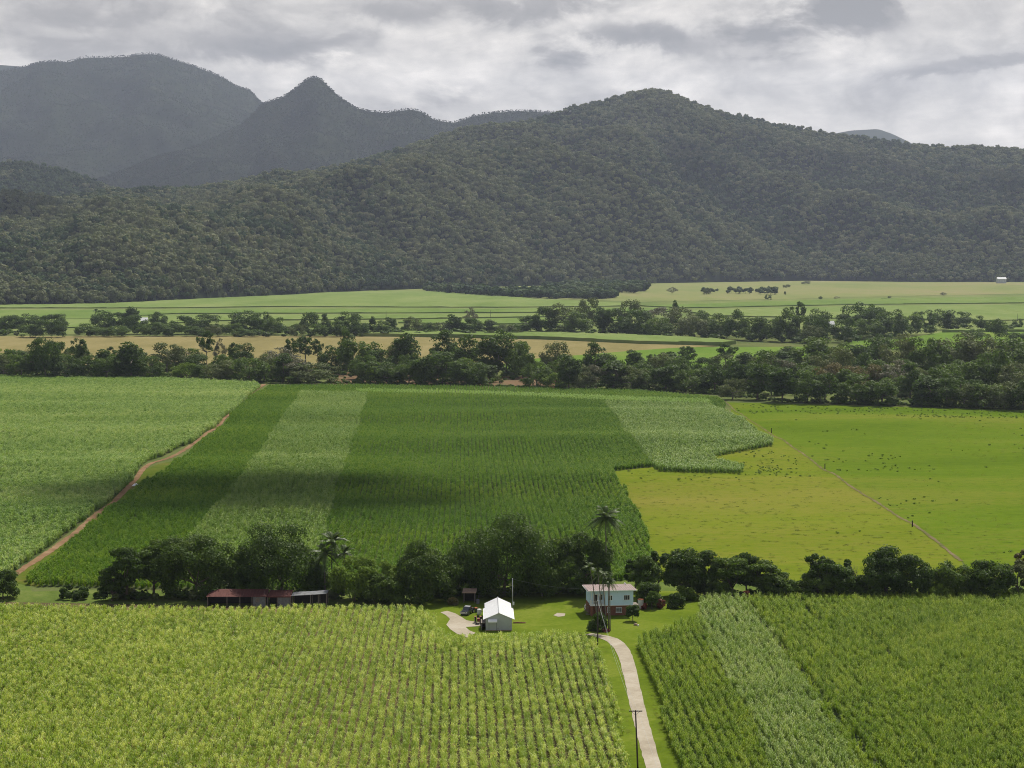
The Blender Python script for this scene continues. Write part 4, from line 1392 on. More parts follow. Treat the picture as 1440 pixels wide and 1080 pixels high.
def belt_tree(bx, by, top, w, kind, label, group, seed, parts=True):
    p = gnd(bx, by)
    sc = p[1] / F
    H = max(3.0, (by - top) * sc)
    rgb = random.Random(seed)
    cm, tm = BP[kind][rgb.randrange(len(BP[kind]))]
    base_r = {'dark upright': .36, 'mid green rounded': .46, 'open-crowned dark': .40, 'olive feathery': .48, 'pale greyish': .55}.get(kind, .5)
    kz = (1.17 if 'dark' in kind else 1.08) * H / (.9 if kind in ('light green bushy', 'pale greyish') else .95 if kind == 'russet rounded' else 1.0)
    kr = w * sc * .62 / base_r
    t = thing('tree', tuple(p), rgb.uniform(0, 6.28), label, 'tree', group)
    t.scale = (kr, kr * rgb.uniform(.9, 1.1), kz)
    obj('crown', cm, t)
    if parts:
        obj('trunk', tm, t)
    return t


# trees of the creek belt that stand out in the photograph
STAND = [
    (5, 530, 500, 40, 'olive feathery'), (30, 532, 497, 36, 'mid green rounded'), (52, 532, 482, 30, 'dark upright'), (64, 533, 481, 36, 'dark domed'), (92, 533, 505, 34, 'dark domed'), (112, 527, 480, 28, 'open-crowned dark'),
    (128, 533, 503, 36, 'dark domed'), (150, 534, 498, 36, 'mid green rounded'), (156, 520, 492, 16, 'open-crowned dark'), (185, 534, 485, 44, 'dark upright'), (178, 533, 498, 34, 'dark domed'), (212, 534, 503, 34, 'mid green rounded'), (235, 526, 483, 44, 'olive feathery'),
    (262, 534, 510, 30, 'light green bushy'), (252, 520, 492, 40, 'pale greyish'), (283, 534, 512, 26, 'mid green rounded'), (312, 536, 508, 42, 'olive feathery'), (291, 518, 470, 24, 'open-crowned dark'), (310, 520, 478, 16, 'pale greyish'), (328, 524, 488, 20, 'open-crowned dark'),
    (352, 538, 503, 46, 'mid green rounded'), (372, 536, 500, 30, 'olive feathery'), (398, 538, 500, 34, 'dark upright'), (392, 526, 490, 50, 'pale greyish'), (418, 538, 506, 40, 'pale greyish'), (442, 539, 510, 60, 'olive feathery'), (410, 520, 480, 22, 'open-crowned dark'),
    (430, 518, 477, 32, 'open-crowned dark'), (446, 518, 480, 16, 'open-crowned dark'), (465, 524, 490, 34, 'dark domed'), (488, 522, 470, 28, 'dark upright'), (505, 526, 474, 46, 'mid green rounded'), (520, 540, 512, 40, 'dark domed'), (545, 541, 512, 46, 'dark domed'),
    (527, 541, 515, 26, 'light green bushy'), (575, 541, 506, 42, 'mid green rounded'), (572, 526, 470, 40, 'dark upright'), (560, 524, 482, 34, 'olive feathery'), (598, 542, 508, 44, 'dark domed'), (622, 543, 500, 56, 'dark domed'), (640, 543, 505, 44, 'mid green rounded'), (625, 526, 470, 46, 'dark upright'),
    (655, 527, 478, 46, 'dark domed'), (665, 543, 512, 38, 'dark domed'), (690, 530, 478, 46, 'dark upright'), (712, 529, 473, 52, 'dark domed'), (735, 532, 484, 40, 'mid green rounded'), (755, 547, 508, 34, 'mid green rounded'), (782, 548, 522, 36, 'light green bushy'), (783, 530, 482, 38, 'olive feathery'),
    (800, 549, 500, 36, 'dark upright'), (820, 549, 524, 34, 'olive feathery'), (836, 538, 487, 42, 'dark upright'), (862, 549, 510, 50, 'dark upright'), (838, 549, 514, 34, 'pale greyish'), (888, 549, 516, 40, 'olive feathery'), (908, 549, 522, 34, 'mid green rounded'), (932, 536, 498, 36, 'olive feathery'), (936, 550, 514, 46, 'dark upright'),
    (916, 522, 500, 16, 'open-crowned dark'), (938, 522, 497, 34, 'open-crowned dark'), (968, 521, 490, 30, 'open-crowned dark'), (1020, 520, 485, 28, 'open-crowned dark'), (975, 552, 518, 50, 'mid green rounded'), (1005, 552, 515, 44, 'dark domed'), (1036, 556, 508, 40, 'dark upright'),
    (1030, 562, 531, 36, 'olive feathery'), (1075, 545, 496, 40, 'mid green rounded'), (1065, 562, 516, 44, 'dark upright'), (1098, 545, 506, 40, 'pale greyish'), (1100, 565, 518, 42, 'dark upright'), (1132, 566, 524, 38, 'mid green rounded'), (1146, 530, 478, 60, 'mid green rounded'), (1172, 536, 486, 46, 'olive feathery'), (1160, 566, 530, 44, 'dark domed'),
    (1175, 550, 508, 50, 'russet rounded'), (1222, 552, 510, 46, 'russet rounded'), (1258, 553, 508, 54, 'pale greyish'), (1205, 568, 528, 46, 'mid green rounded'), (1240, 569, 530, 46, 'mid green rounded'), (1190, 560, 522, 40, 'dark upright'), (1280, 560, 515, 44, 'dark upright'),
    (1264, 530, 472, 50, 'olive feathery'), (1305, 532, 474, 50, 'mid green rounded'), (1345, 530, 470, 64, 'olive feathery'), (1385, 530, 472, 60, 'olive feathery'), (1425, 534, 480, 56, 'mid green rounded'), (1350, 552, 506, 50, 'mid green rounded'), (1395, 552, 500, 50, 'dark domed'), (1430, 556, 508, 46, 'olive feathery'),
    (1300, 571, 532, 46, 'dark upright'), (1332, 572, 536, 40, 'dark domed'), (1355, 573, 538, 38, 'olive feathery'), (1385, 574, 536, 44, 'mid green rounded'), (1412, 575, 538, 46, 'olive feathery'), (1438, 576, 540, 40, 'dark domed'), (1235, 520, 480, 44, 'dark domed'), (1326, 560, 514, 40, 'mid green rounded'),
]


def front_py(px):
    return np.interp(px, [-60, 0, 250, 370, 460, 640, 700, 800, 960, 1020, 1100, 1240, 1440, 1500], [531, 533, 535, 538, 540, 543, 545, 549, 551, 556, 565, 570, 576, 578])


def back_py(px):
    return np.interp(px, [-60, 400, 640, 800, 1000, 1090, 1200, 1500], [516, 515, 522, 527, 528, 520, 512, 510])


placed = []
k = 0
for (bx, by, tp, w, kd) in STAND:
    rn = rowname(bx, by, front_py(bx), back_py(bx))
    belt_tree(bx, by, tp, w, kd, f'{kd} creek tree, {rn}, {land(bx, LAND_F)}', 'trees of the creek belt', 3000 + k)
    placed.append((bx, by))
    k += 1
# the rest of the belt between them
kinds = ['dark domed', 'dark upright', 'mid green rounded', 'olive feathery', 'dark domed', 'mid green rounded', 'light green bushy']
rf = random.Random(11)
tries = 0
while k < 185 and tries < 6000:
    tries += 1
    bx = rf.uniform(-25, 1465)
    f, b = front_py(bx), back_py(bx)
    by = rf.uniform(b, f - 1)
    if 690 < bx < 790 and by > 534 or 455 < bx < 505 and by > 528:
        continue
    if any(abs(bx - q[0]) < 13 and abs(by - q[1]) < 5 for q in placed):
        continue
    kd = rf.choice(kinds)
    h = rf.uniform(24, 37) * (1.0 if bx < 1050 else 1.08)
    belt_tree(bx, by, by - h, rf.uniform(26, 42), kd, f'{kd} creek tree, {rowname(bx, by, f, b)}, {land(bx, LAND_F)}', 'trees of the creek belt', 3000 + k)
    placed.append((bx, by))
    k += 1

LAND_S = [(95, 'in the clump at the far left beyond the tan field'), (330, 'in the clump round the far white roof'), (420, 'in the rounded clump right of the far white roof'), (560, 'in the scrub line beyond the tan field'), (740, 'in the low scrub above the narrow pale cane block'),
          (880, 'above the narrow pale cane block'), (1030, 'above the right end of the narrow pale cane block'), (1165, 'left of the far white house'), (1250, 'just right of the far white house'), (1400, 'in the dark clump beyond the creek at right'), (1700, 'at the right edge beyond the creek')]
SEC = [
    (18, 467, 446, 30, 'dark domed'), (40, 466, 444, 30, 'dark domed'), (44, 475, 455, 30, 'mid green rounded'), (60, 475, 453, 32, 'dark domed'), (80, 475, 453, 24, 'dark domed'), (70, 464, 445, 26, 'dark domed'), (82, 464, 444, 24, 'dark domed'), (10, 466, 447, 20, 'dark domed'),
    (120, 474, 456, 26, 'mid green rounded'), (138, 474, 460, 26, 'mid green rounded'), (165, 474, 458, 30, 'mid green rounded'), (145, 463, 439, 30, 'dark domed'), (168, 464, 442, 26, 'dark domed'), (187, 464, 434, 26, 'dark upright'), (190, 470, 446, 30, 'dark domed'), (210, 473, 456, 30, 'mid green rounded'),
    (232, 473, 452, 36, 'mid green rounded'), (222, 463, 441, 24, 'dark domed'), (258, 470, 447, 30, 'dark domed'), (290, 470, 445, 36, 'dark domed'), (272, 473, 458, 26, 'mid green rounded'), (300, 474, 458, 22, 'olive feathery'), (325, 473, 453, 26, 'mid green rounded'), (345, 468, 440, 42, 'dark domed'), (368, 470, 443, 30, 'dark domed'), (385, 471, 446, 26, 'mid green rounded'),
    (350, 474, 462, 30, 'mid green rounded'), (418, 474, 455, 22, 'olive feathery'), (437, 472, 443, 28, 'dark domed'), (457, 472, 444, 18, 'dark upright'), (452, 474, 456, 26, 'mid green rounded'), (490, 472, 442, 34, 'dark domed'), (475, 474, 452, 24, 'mid green rounded'), (505, 473, 455, 26, 'dark domed'), (524, 470, 447, 14, 'dark upright'),
    (538, 471, 452, 26, 'mid green rounded'), (550, 470, 447, 20, 'dark upright'), (580, 469, 446, 22, 'olive feathery'), (605, 469, 452, 26, 'mid green rounded'), (625, 470, 452, 24, 'olive feathery'), (638, 470, 443, 22, 'dark upright'), (661, 463, 434, 20, 'pale greyish'), (662, 470, 450, 26, 'dark domed'), (690, 470, 451, 24, 'dark upright'), (712, 471, 455, 24, 'olive feathery'), (745, 470, 447, 28, 'dark domed'),
    (765, 470, 436, 34, 'dark domed'), (790, 470, 428, 42, 'olive feathery'), (828, 466, 420, 30, 'olive feathery'), (812, 471, 440, 40, 'mid green rounded'), (848, 471, 433, 24, 'dark upright'), (865, 471, 438, 34, 'dark domed'), (888, 470, 423, 36, 'olive feathery'), (895, 473, 440, 40, 'dark domed'), (925, 472, 433, 42, 'pale greyish'), (955, 473, 433, 44, 'olive feathery'), (950, 468, 426, 12, 'dark upright'), (925, 475, 446, 34, 'mid green rounded'),
    (975, 476, 446, 40, 'olive feathery'), (990, 474, 442, 36, 'dark domed'), (1012, 476, 443, 34, 'mid green rounded'), (1035, 478, 441, 36, 'dark domed'), (1058, 479, 446, 36, 'mid green rounded'), (1080, 480, 443, 38, 'mid green rounded'), (1105, 481, 440, 34, 'dark domed'), (1124, 472, 431, 22, 'open-crowned dark'), (1125, 481, 446, 36, 'mid green rounded'), (1150, 474, 439, 34, 'dark domed'), (1142, 483, 458, 30, 'olive feathery'), (1150, 481, 447, 26, 'dark domed'),
    (1188, 482, 452, 36, 'dark domed'), (1205, 472, 432, 44, 'dark domed'), (1225, 470, 429, 20, 'dark upright'), (1232, 473, 437, 40, 'dark domed'), (1255, 475, 441, 38, 'dark domed'), (1275, 472, 440, 36, 'mid green rounded'), (1300, 465, 440, 30, 'dark domed'), (1322, 464, 438, 30, 'dark domed'), (1345, 464, 440, 36, 'dark domed'), (1308, 471, 458, 16, 'mid green rounded'),
    (1378, 463, 445, 18, 'mid green rounded'), (1402, 478, 446, 32, 'mid green rounded'), (1431, 462, 450, 14, 'dark domed'), (1370, 480, 462, 26, 'mid green rounded'), (1432, 482, 466, 26, 'mid green rounded'), (1237, 492, 471, 16, 'dark upright'), (1245, 490, 474, 12, 'mid green rounded'), (1220, 476, 448, 34, 'mid green rounded'),
]
for j, (bx, by, tp, w, kd) in enumerate(SEC):
    belt_tree(bx, by, tp, w, kd, f'distant {kd} tree {land(bx, LAND_S)}', 'trees of the second belt', 5000 + j, parts=(kd in ('open-crowned dark', 'dark upright')))
# single trees in the pale paddock and along the foot of the hill
PAD = [(917, 400, 389, 10, 'olive feathery', 'single grey-green tree at the top left of the pale paddock'), (945, 414, 404, 13, 'pale greyish', 'pale loose tree alone in the pale paddock'), (994, 415, 404, 9, 'olive feathery', 'slim paddock tree at the left end of the paddock tree row'),
       (1080, 422, 415, 9, 'dark domed', 'small dark round tree under the paddock tree row'), (1106, 405, 400, 9, 'olive feathery', 'small paddock tree right of the paddock tree row'), (1133, 400, 395, 11, 'olive feathery', 'flat small tree at the top edge of the pale paddock'),
       (1177, 421, 417, 9, 'pale greyish', 'leaning low tree alone in the middle of the pale paddock'), (1327, 417, 411, 9, 'pale greyish', 'thin bare-looking tree alone at the right of the pale paddock'), (1251, 420, 416, 5, 'olive feathery', 'tiny tree alone right of the middle of the pale paddock'),
       (1154, 421, 417, 5, 'dark domed', 'tiny dark tree left of the leaning paddock tree'), (1104, 415, 410, 4, 'dark upright', 'tiny upright tree at the end of the dark paddock ditch')]
for j, (bx, by, tp, w, kd, lb) in enumerate(PAD):
    belt_tree(bx, by, tp, w, kd, lb, 'single trees in the pale paddock', 6000 + j, parts=(j < 3))
p = gnd(135, 455)
palm(tuple(p), 18 * p[1] / F, 5.0, 16, 77, 'distant palm standing above the tree clump left of the far white roof', .5, .3, None, None, 1.0, .6)

# uncountable growth: scrub along both belts, far woods at the foot of the hill
FC_scrub = proto_coll('scrub', [far_crown('scrub_bush', 60 + i, (T_mid, T_dark, T_olive, T_mid)[i], .8) for i in range(4)])


def scrub(name, pixels, hmin, hmax, label, idxs=4, coll=None, sink=.12):
    pts = np.array([gnd(a, b) for a, b in pixels])
    n = len(pts)
    h = rng.uniform(hmin, hmax, n)
    scatter(name, pts - np.column_stack([np.zeros((n, 2)), h * sink]), np.column_stack([np.zeros((n, 2)), rng.uniform(0, 6.28, n)]), np.column_stack([h * rng.uniform(1, 1.7, n), h * rng.uniform(1, 1.7, n), h]), rng.integers(0, idxs, n), coll or FC_scrub, label)


pp = []
for _ in range(1500):
    bx = rf.uniform(-30, 1470)
    f, b = front_py(bx), back_py(bx)
    by = rf.uniform(b - 2, f + .5)
    if (700 < bx < 785 or 462 < bx < 500) and by > 533 and rf.random() < .7:
        continue
    pp.append((bx, by))
scrub('creek_scrub', pp, 2, 5.5, 'tangled scrub under the creek trees')
pp = [(bx, front_py(bx) + rf.uniform(-.6, .9)) for bx in np.arange(-20, 1460, 3.2)]
scrub('field_edge_scrub', pp, 1.2, 3.2, 'low rank growth along the far edge of the cane and pasture')
pp = []
for _ in range(700):
    bx = rf.uniform(-30, 1470)
    by = np.interp(bx, [0, 400, 740, 800, 1040, 1190, 1300, 1470], [470, 472, 469, 470, 477, 482, 470, 472]) + rf.uniform(-9, 3)
    if 92 < bx < 108 or 312 < bx < 322 or 1165 < bx < 1172 or (bx > 1280 and by > 466):
        continue
    pp.append((bx, by))
scrub('valley_scrub', pp, 3, 8, 'scrub between the distant trees of the second belt')
pp = []
for _ in range(420):       # wooded tongue and clump reaching out from the hill
    if rf.random() < .55:
        bx = rf.uniform(600, 862)
        by = np.interp(bx, [600, 640, 700, 780, 862], [410, 413, 417, 420, 420.5]) + rf.uniform(-2.5, .5)
    else:
        bx = rf.uniform(768, 906)
        by = 412 + rf.uniform(-8, 1) if 775 < bx < 900 else 410
    pp.append((bx, by))
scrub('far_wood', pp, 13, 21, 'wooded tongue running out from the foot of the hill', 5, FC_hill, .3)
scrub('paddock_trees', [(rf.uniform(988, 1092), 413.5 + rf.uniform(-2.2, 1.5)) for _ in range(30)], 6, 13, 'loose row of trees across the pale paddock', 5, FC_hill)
scrub('garden_growth', [(rf.uniform(600, 720), rf.uniform(836, 842)) for _ in range(26)] + [(rf.uniform(725, 815), rf.uniform(834, 838)) for _ in range(24)] + [(rf.uniform(165, 560), rf.uniform(838, 846)) for _ in range(70)] + [(rf.uniform(985, 1440), rf.uniform(836, 844)) for _ in range(60)],
      1.2, 3.4, 'shaded undergrowth beneath the farm trees')

# ------------------------------------------------------------------ buildings
def window(parent, x0, x1, z0, z1, y, n, bars=0, name='window'):
    """a window in a wall that faces -y: dark pane, white frame with mullions and sill"""
    pane = MB().box(((x0 + x1) / 2, y - .015, (z0 + z1) / 2), (x1 - x0 - .06, .05, z1 - z0 - .06)).build(name, M_glass, parent)
    fr = MB()
    w = .07
    fr.box(((x0 + x1) / 2, y - .04, z1), (x1 - x0 + w, .10, w)).box(((x0 + x1) / 2, y - .07, z0), (x1 - x0 + .16, .18, w))
    for i in range(n + 1):
        fr.box((x0 + (x1 - x0) * i / n, y - .037, (z0 + z1) / 2), (w, .095, z1 - z0 - w))
    for i in range(bars):
        fr.box(((x0 + x1) / 2, y - .033, z0 + (z1 - z0) * (i + 1) / (bars + 1)), (x1 - x0, .088, .035))
    fr.build('frame', M_trim, pane)
    return pane


# blue house on a brick ground floor
p = gnd(831, 867)
hs = thing('house', (p[0], p[1], .09), R(6.5), 'two-storey house with pale blue upper walls over a red brick ground floor', 'house')
WX, WY, F1, EV = 9.7, 7.6, 2.45, 5.65
MB().box(((WX + 3.3) / 2, WY / 2 + .18, 1.2), (WX - 3.3, WY - .4, 2.5)).box((1.65, WY / 2 + 1.0, 1.2), (3.3, WY - 2.0, 2.5)).box((.2, .35, 1.15), (.42, .42, 2.3)).box((1.75, .35, 1.15), (.42, .42, 2.3)).build('brick_wall', M_brick, hs)
up = MB()
nb = 15
for i in range(nb):         # lapped weatherboards
    z0_, z1_ = F1 + (EV - F1) * i / nb, F1 + (EV - F1) * (i + 1) / nb
    up.prism([(3.3, z0_), (WX, z0_), (WX, z1_), (3.3, z1_)], 'y', -.012 * (i % 2), WY + .012 * (i % 2))
up.box((1.65, WY / 2 + 1.0, (F1 + EV) / 2), (3.27, WY - 2.0, EV - F1))
up.build('weatherboard_wall', M_blue, hs)
MB().box((1.62, 1.0, F1 - .08), (3.4, 2.1, .16)).box((WX / 2 + 1.65, -.05, F1 - .07), (WX - 3.2, .1, .14)).build('verandah_floor', M_trim, hs)
for x_ in (.08, 1.62, 3.16):
    MB().box((x_, .08, (F1 + EV) / 2), (.1, .1, EV - F1)).build('verandah_post', M_trim, hs)
rl = MB().box((1.62, .08, F1 + .95), (3.2, .07, .07)).box((1.62, .08, F1 + .12), (3.2, .06, .05)).box((.08, 1.05, F1 + .95), (.07, 1.9, .07)).box((.08, 1.05, F1 + .12), (.06, 1.9, .05))
for i in range(22):
    rl.box((.15 + 3.0 * i / 21, .08, F1 + .53), (.035, .035, .8))
for i in range(13):
    rl.box((.08, .15 + 1.8 * i / 12, F1 + .53), (.035, .035, .8))
rl.build('verandah_railing', M_trim, hs)
rf_ = MB().prism([(-.65, EV + .18), (-.65, EV + .26), (WY + .7, EV + .15), (WY + .7, EV + .06)], 'x', -.75, WX + .75)
for i in range(28):         # ribs of the sheet roof
    x_ = -.7 + (WX + 1.4) * i / 27
    rf_.prism([(-.64, EV + .262), (-.64, EV + .30), (WY + .69, EV + .19), (WY + .69, EV + .152)], 'x', x_ - .025, x_ + .025)
roof = rf_.build('roof', M_roof, hs)
MB().box((WX / 2, -.70, EV + .18), (WX + 1.56, .09, .17)).box((-.80, WY / 2, EV + .02), (.07, WY + 1.3, .14)).build('gutter', M_trim, roof)
MB().tube([(WX - .6, WY - .5, EV), (WX - .6, WY - .5, EV + .45), (WX - .9, WY - .6, EV + .55)], .16, 8).build('roof_vent', M_white, roof)
MB().prism([(-.3, EV + .14), (WY + .3, EV + .02), (WY + .3, EV - .06), (-.3, EV + .06)], 'x', -.2, WX + .2).build('eave_lining', M_trim, hs)
window(hs, 4.05, 4.85, 3.55, 4.65, -.012, 2)
window(hs, 7.55, 8.85, 3.55, 4.65, -.012, 3)
window(hs, 3.75, 4.35, .75, 1.95, -.02, 1, 2)
window(hs, 5.75, 7.05, .7, 1.85, -.02, 3, 3)
window(hs, 2.2, 2.95, 3.3, 4.55, 2.0, 2)
dr = MB().box((1.35, 1.97, F1 + 1.03), (.85, .07, 2.05)).build('door', M_dark, hs)
MB().box((.87, 1.955, F1 + 1.05), (.09, .1, 2.1)).box((1.83, 1.955, F1 + 1.05), (.09, .1, 2.1)).box((1.35, 1.955, F1 + 2.13), (1.05, .1, .09)).build('frame', M_trim, dr)
MB().box((WX + .75, 3.2, 2.05), (1.5, 3.6, .09)).box((WX + 1.42, 1.5, 1.0), (.08, .08, 2.0)).box((WX + 1.42, 4.9, 1.0), (.08, .08, 2.0)).build('side_porch', M_timber, hs)
st = MB()
for i in range(9):
    st.box((-.55, .9 + i * .26, .2 + i * .26), (.95, .3, .06))
st.box((-1.05, 2.0, 1.25), (.06, 2.9, .2)).build('stairs', M_timber, hs)

# white shed with a gable front
p = gnd(683, 887.3)
sh = thing('shed', (p[0], p[1], .08), R(1.2), 'long white gable-roofed steel shed with a grey end wall beside the gravel yard', 'shed')
SW, SE, SR = 5.75, 2.65, 3.85


def gable(w, e, r, x0=0.0):
    return [(x0, 0), (x0 + w, 0), (x0 + w, e), (x0 + w / 2, r), (x0, e)]


wl_ = MB().prism(gable(SW, SE, SR), 'y', 0, 12.5).prism(gable(SW - .6, SE - .1, SR - .12, .3), 'y', 12.5, 19.6)
for i in range(30):         # ribs of the wall sheet
    x_ = .1 + (SW - .2) * i / 29
    wl_.box((x_, -.012, SE / 2), (.04, .024, SE - .05))
wl_.build('wall', M_shedwall, sh)


def gable_roof(x0, x1, e, r, y0, y1, th=.06, over=.42):
    mb = MB()
    m = (x0 + x1) / 2
    dz = (r - e) / (m - x0) * over
    for s_, xe in ((-1, x0 - over), (1, x1 + over)):
        mb.prism([(m, r + .03), (xe, e - dz + .03), (xe, e - dz + .03 + th), (m, r + .03 + th)], 'y', y0, y1)
        for i in range(int((y1 - y0) / .55)):
            yy = y0 + .25 + i * .55
            mb.prism([(m, r + .03 + th - .002), (xe, e - dz + .03 + th - .002), (xe, e - dz + .055 + th), (m, r + .055 + th)], 'y', yy - .03, yy + .03)
    return mb


r1 = gable_roof(0, SW, SE, SR, -.35, 12.6).build('roof', M_white, sh)
MB().tube([(SW / 2, -.36, SR + .13), (SW / 2, 12.62, SR + .13)], .10, 8).build('ridge_cap', M_steel, r1)
gt = MB()
gt.box((-.47, 6.1, SE - .17), (.10, 13, .10)).box((SW + .47, 6.1, SE - .17), (.10, 13, .10))
gt.build('gutter', M_trim, r1)
r2 = gable_roof(.3, SW - .3, SE - .1, SR - .12, 12.64, 19.9).build('roof', M_white, sh)
MB().tube([(SW / 2, 12.7, SR + .01), (SW / 2, 19.9, SR + .01)], .09, 8).build('ridge_cap', M_steel, r2)
dr = MB().box((1.52, -.03, 1.0), (1.5, .06, 2.0)).build('door', M_shedwall, sh)
MB().box((.72, -.045, 1.02), (.08, .09, 2.04)).box((2.32, -.045, 1.02), (.08, .09, 2.04)).build('frame', M_oldiron, dr)
aw = [(0.0, 1.95)] + [(-1.05 * math.sin(a), 1.95 + .62 * math.cos(a) + .02) for a in np.linspace(0, PI / 2, 9)]
MB().prism(aw, 'x', .55, 2.5).build('awning', M_white, sh)
MB().box((SW / 2, -.06, .06), (SW + .1, .13, .13)).build('footing', M_stone, sh)
MB().box((-.9, 2.3, .82), (.06, 4.4, 1.6)).box((-.45, 4.4, .82), (.84, .06, 1.6)).box((-.5, 2.2, 1.68), (1.06, 4.7, .06)).build('lean_to', M_timber, sh)

# red tractor beside the shed
tr = thing('tractor', (p[0] - 1.75, p[1] + 8.2, .09), R(4), 'old red tractor parked against the left side of the white shed', 'tractor')
MB().box((0, -.55, .95), (.62, 1.6, .62)).box((0, -1.36, .92), (.56, .06, .5)).build('bonnet', M_red, tr, .05)
MB().box((0, .75, .80), (.5, 1.0, .45)).build('chassis', M_dark, tr, .03)
MB().box((0, .85, 1.18), (.5, .5, .1)).box((0, 1.1, 1.42), (.5, .1, .45)).build('seat', M_dark, tr, .03)
MB().tube([(.2, -.7, 1.2), (.2, -.7, 1.95)], .045, 8).build('exhaust', M_dark, tr)
MB().tube([(0, .1, 1.2), (0, .32, 1.5)], .03, 6).tube([(-.2, .3, 1.5), (0, .28, 1.62), (.2, .3, 1.5), (0, .33, 1.4), (-.2, .3, 1.5)], .02, 6).build('steering_wheel', M_dark, tr)


def wheel(parent, x, y, r_, w_, name='wheel', rimr=.6):
    ty = MB().tube([(-w_ / 2, 0, 0), (-w_ / 2 * .8, 0, 0), (w_ / 2 * .8, 0, 0), (w_ / 2, 0, 0)], [r_ * .93, r_, r_, r_ * .93], 20).build(name, M_tyre, parent, loc=(x, y, r_))
    MB().tube([(-w_ / 2 - .01, 0, 0), (w_ / 2 + .01, 0, 0)], r_ * rimr, 14).build('rim', M_chrome if name == 'wheel' else M_red, ty)
    return ty


for sx_ in (-1, 1):
    wheel(tr, sx_ * .62, .75, .68, .36)
    wheel(tr, sx_ * .55, -1.0, .38, .22)
    MB().box((sx_ * .62, .75, 1.42), (.42, .95, .06)).build('mudguard', M_red, tr, .02)

# dark utility
p = gnd(654, 866)
ut = thing('utility_vehicle', (p[0] + .5, p[1] + 1.8, .09), R(-18), 'black utility vehicle parked on the grass beyond the gravel yard', 'car')
body = MB().prism([(-2.5, .42), (-2.52, .80), (-2.40, .98), (-1.25, 1.08), (2.45, 1.08), (2.5, .95), (2.5, .45)], 'x', -.88, .88).build('body', M_car, ut, .06)
MB().prism([(-1.28, 1.06), (-.55, 1.72), (-.35, 1.78), (.85, 1.78), (1.0, 1.70), (1.15, 1.06)], 'x', -.74, .74).build('cab', M_car, ut, .05)
MB().prism([(-1.245, 1.14), (-.60, 1.70), (-.575, 1.70), (-1.20, 1.14)], 'x', -.66, .66).build('windscreen', M_glass, ut)
for s_ in (-1, 1):
    MB().prism([(-.95, 1.14), (-.45, 1.62), (.80, 1.62), (.98, 1.14)], 'x', s_ * .752 - .012, s_ * .752 + .012).build('side_window', M_glass, ut)
    MB().box((s_ * .66, -2.50, .82), (.34, .08, .17)).build('headlight', M_lamp, ut, .02)
    MB().box((s_ * .98, -.95, 1.18), (.2, .1, .16)).build('mirror', M_car, ut, .02)
    MB().box((s_ * .84, 2.50, .85), (.1, .06, .28)).build('tail_light', M_red, ut, .01)
MB().box((0, .1, 1.79), (1.3, 1.0, .05)).build('roof_sheen', M_steel, ut, .02)  # pale panel stands in for the reflection on the black cab roof
MB().box((0, -2.53, .78), (.8, .05, .16)).build('grille', M_chrome, ut)
MB().box((0, -2.56, .52), (1.75, .14, .2)).build('bumper', M_steel, ut, .03)
MB().box((0, 1.8, 1.14), (1.5, 1.2, .06)).build('tray_cover', M_dark, ut)
for s_ in (-1, 1):
    wheel(ut, s_ * .80, -1.6, .36, .24)
    wheel(ut, s_ * .80, 1.55, .36, .24)


def drum(name, pos, r_, h_, mat, label, cat, lid=None, group=None):
    t = thing(name, tuple(pos), 0, label, cat, group)
    MB().tube([(0, 0, 0), (0, 0, h_ * .1), (0, 0, h_ * .9), (0, 0, h_)], [r_ * .95, r_, r_, r_ * .92], 24).build('body', mat, t, smooth_=False)
    MB().tube([(0, 0, h_ - .02), (0, 0, h_ + .06), (0, 0, h_ + .16)], [r_ * .98, r_ * .96, r_ * .2], 24).build('lid', lid or mat, t)
    return t


p = gnd(661.5, 861)
drum('water_drum', (p[0], p[1], .08), .38, .95, M_tank, 'white plastic drum standing behind the black utility vehicle', 'drum')
p = gnd(672, 849.5)
drum('water_drum', (p[0], p[1], .08), .36, 1.0, M_oldiron, 'grey metal drum at the right side of the dark hut', 'drum')
p = gnd(675, 866.5)
drum('water_tank', (p[0] - .2, p[1] + 2, .08), .5, 1.1, M_tank, 'small white water tank against the far left side of the white shed', 'water tank')
p = gnd(669.5, 861.5)
bn = thing('wheelie_bin', (p[0], p[1], .09), R(15), 'dark green wheelie bin with orange lid between the utility vehicle and the shed', 'bin')
MB().box((0, 0, .5), (.48, .52, .9), 0, 1.18).build('body', M_bin, bn, .03)
MB().box((0, -.02, 1.0), (.64, .68, .12)).box((0, .02, 1.1), (.5, .5, .1)).build('lid', M_orange, bn, .03)
for s_ in (-1, 1):
    MB().tube([(s_ * .24 - .03, .27, .1), (s_ * .24 + .03, .27, .1)], .1, 12).build('wheel', M_tyre, bn)
p = gnd(722, 877)
lg = thing('log', (p[0] + 1.3, p[1], .22), R(3), 'red-brown log lying on the lawn right of the white shed', 'log')
MB().tube([(-1.35, 0, -.05), (-.4, .05, 0), (.5, -.03, .01), (1.4, .02, -.04)], [.17, .19, .16, .13], 10).build('trunk', M_brown, lg, smooth_=True)

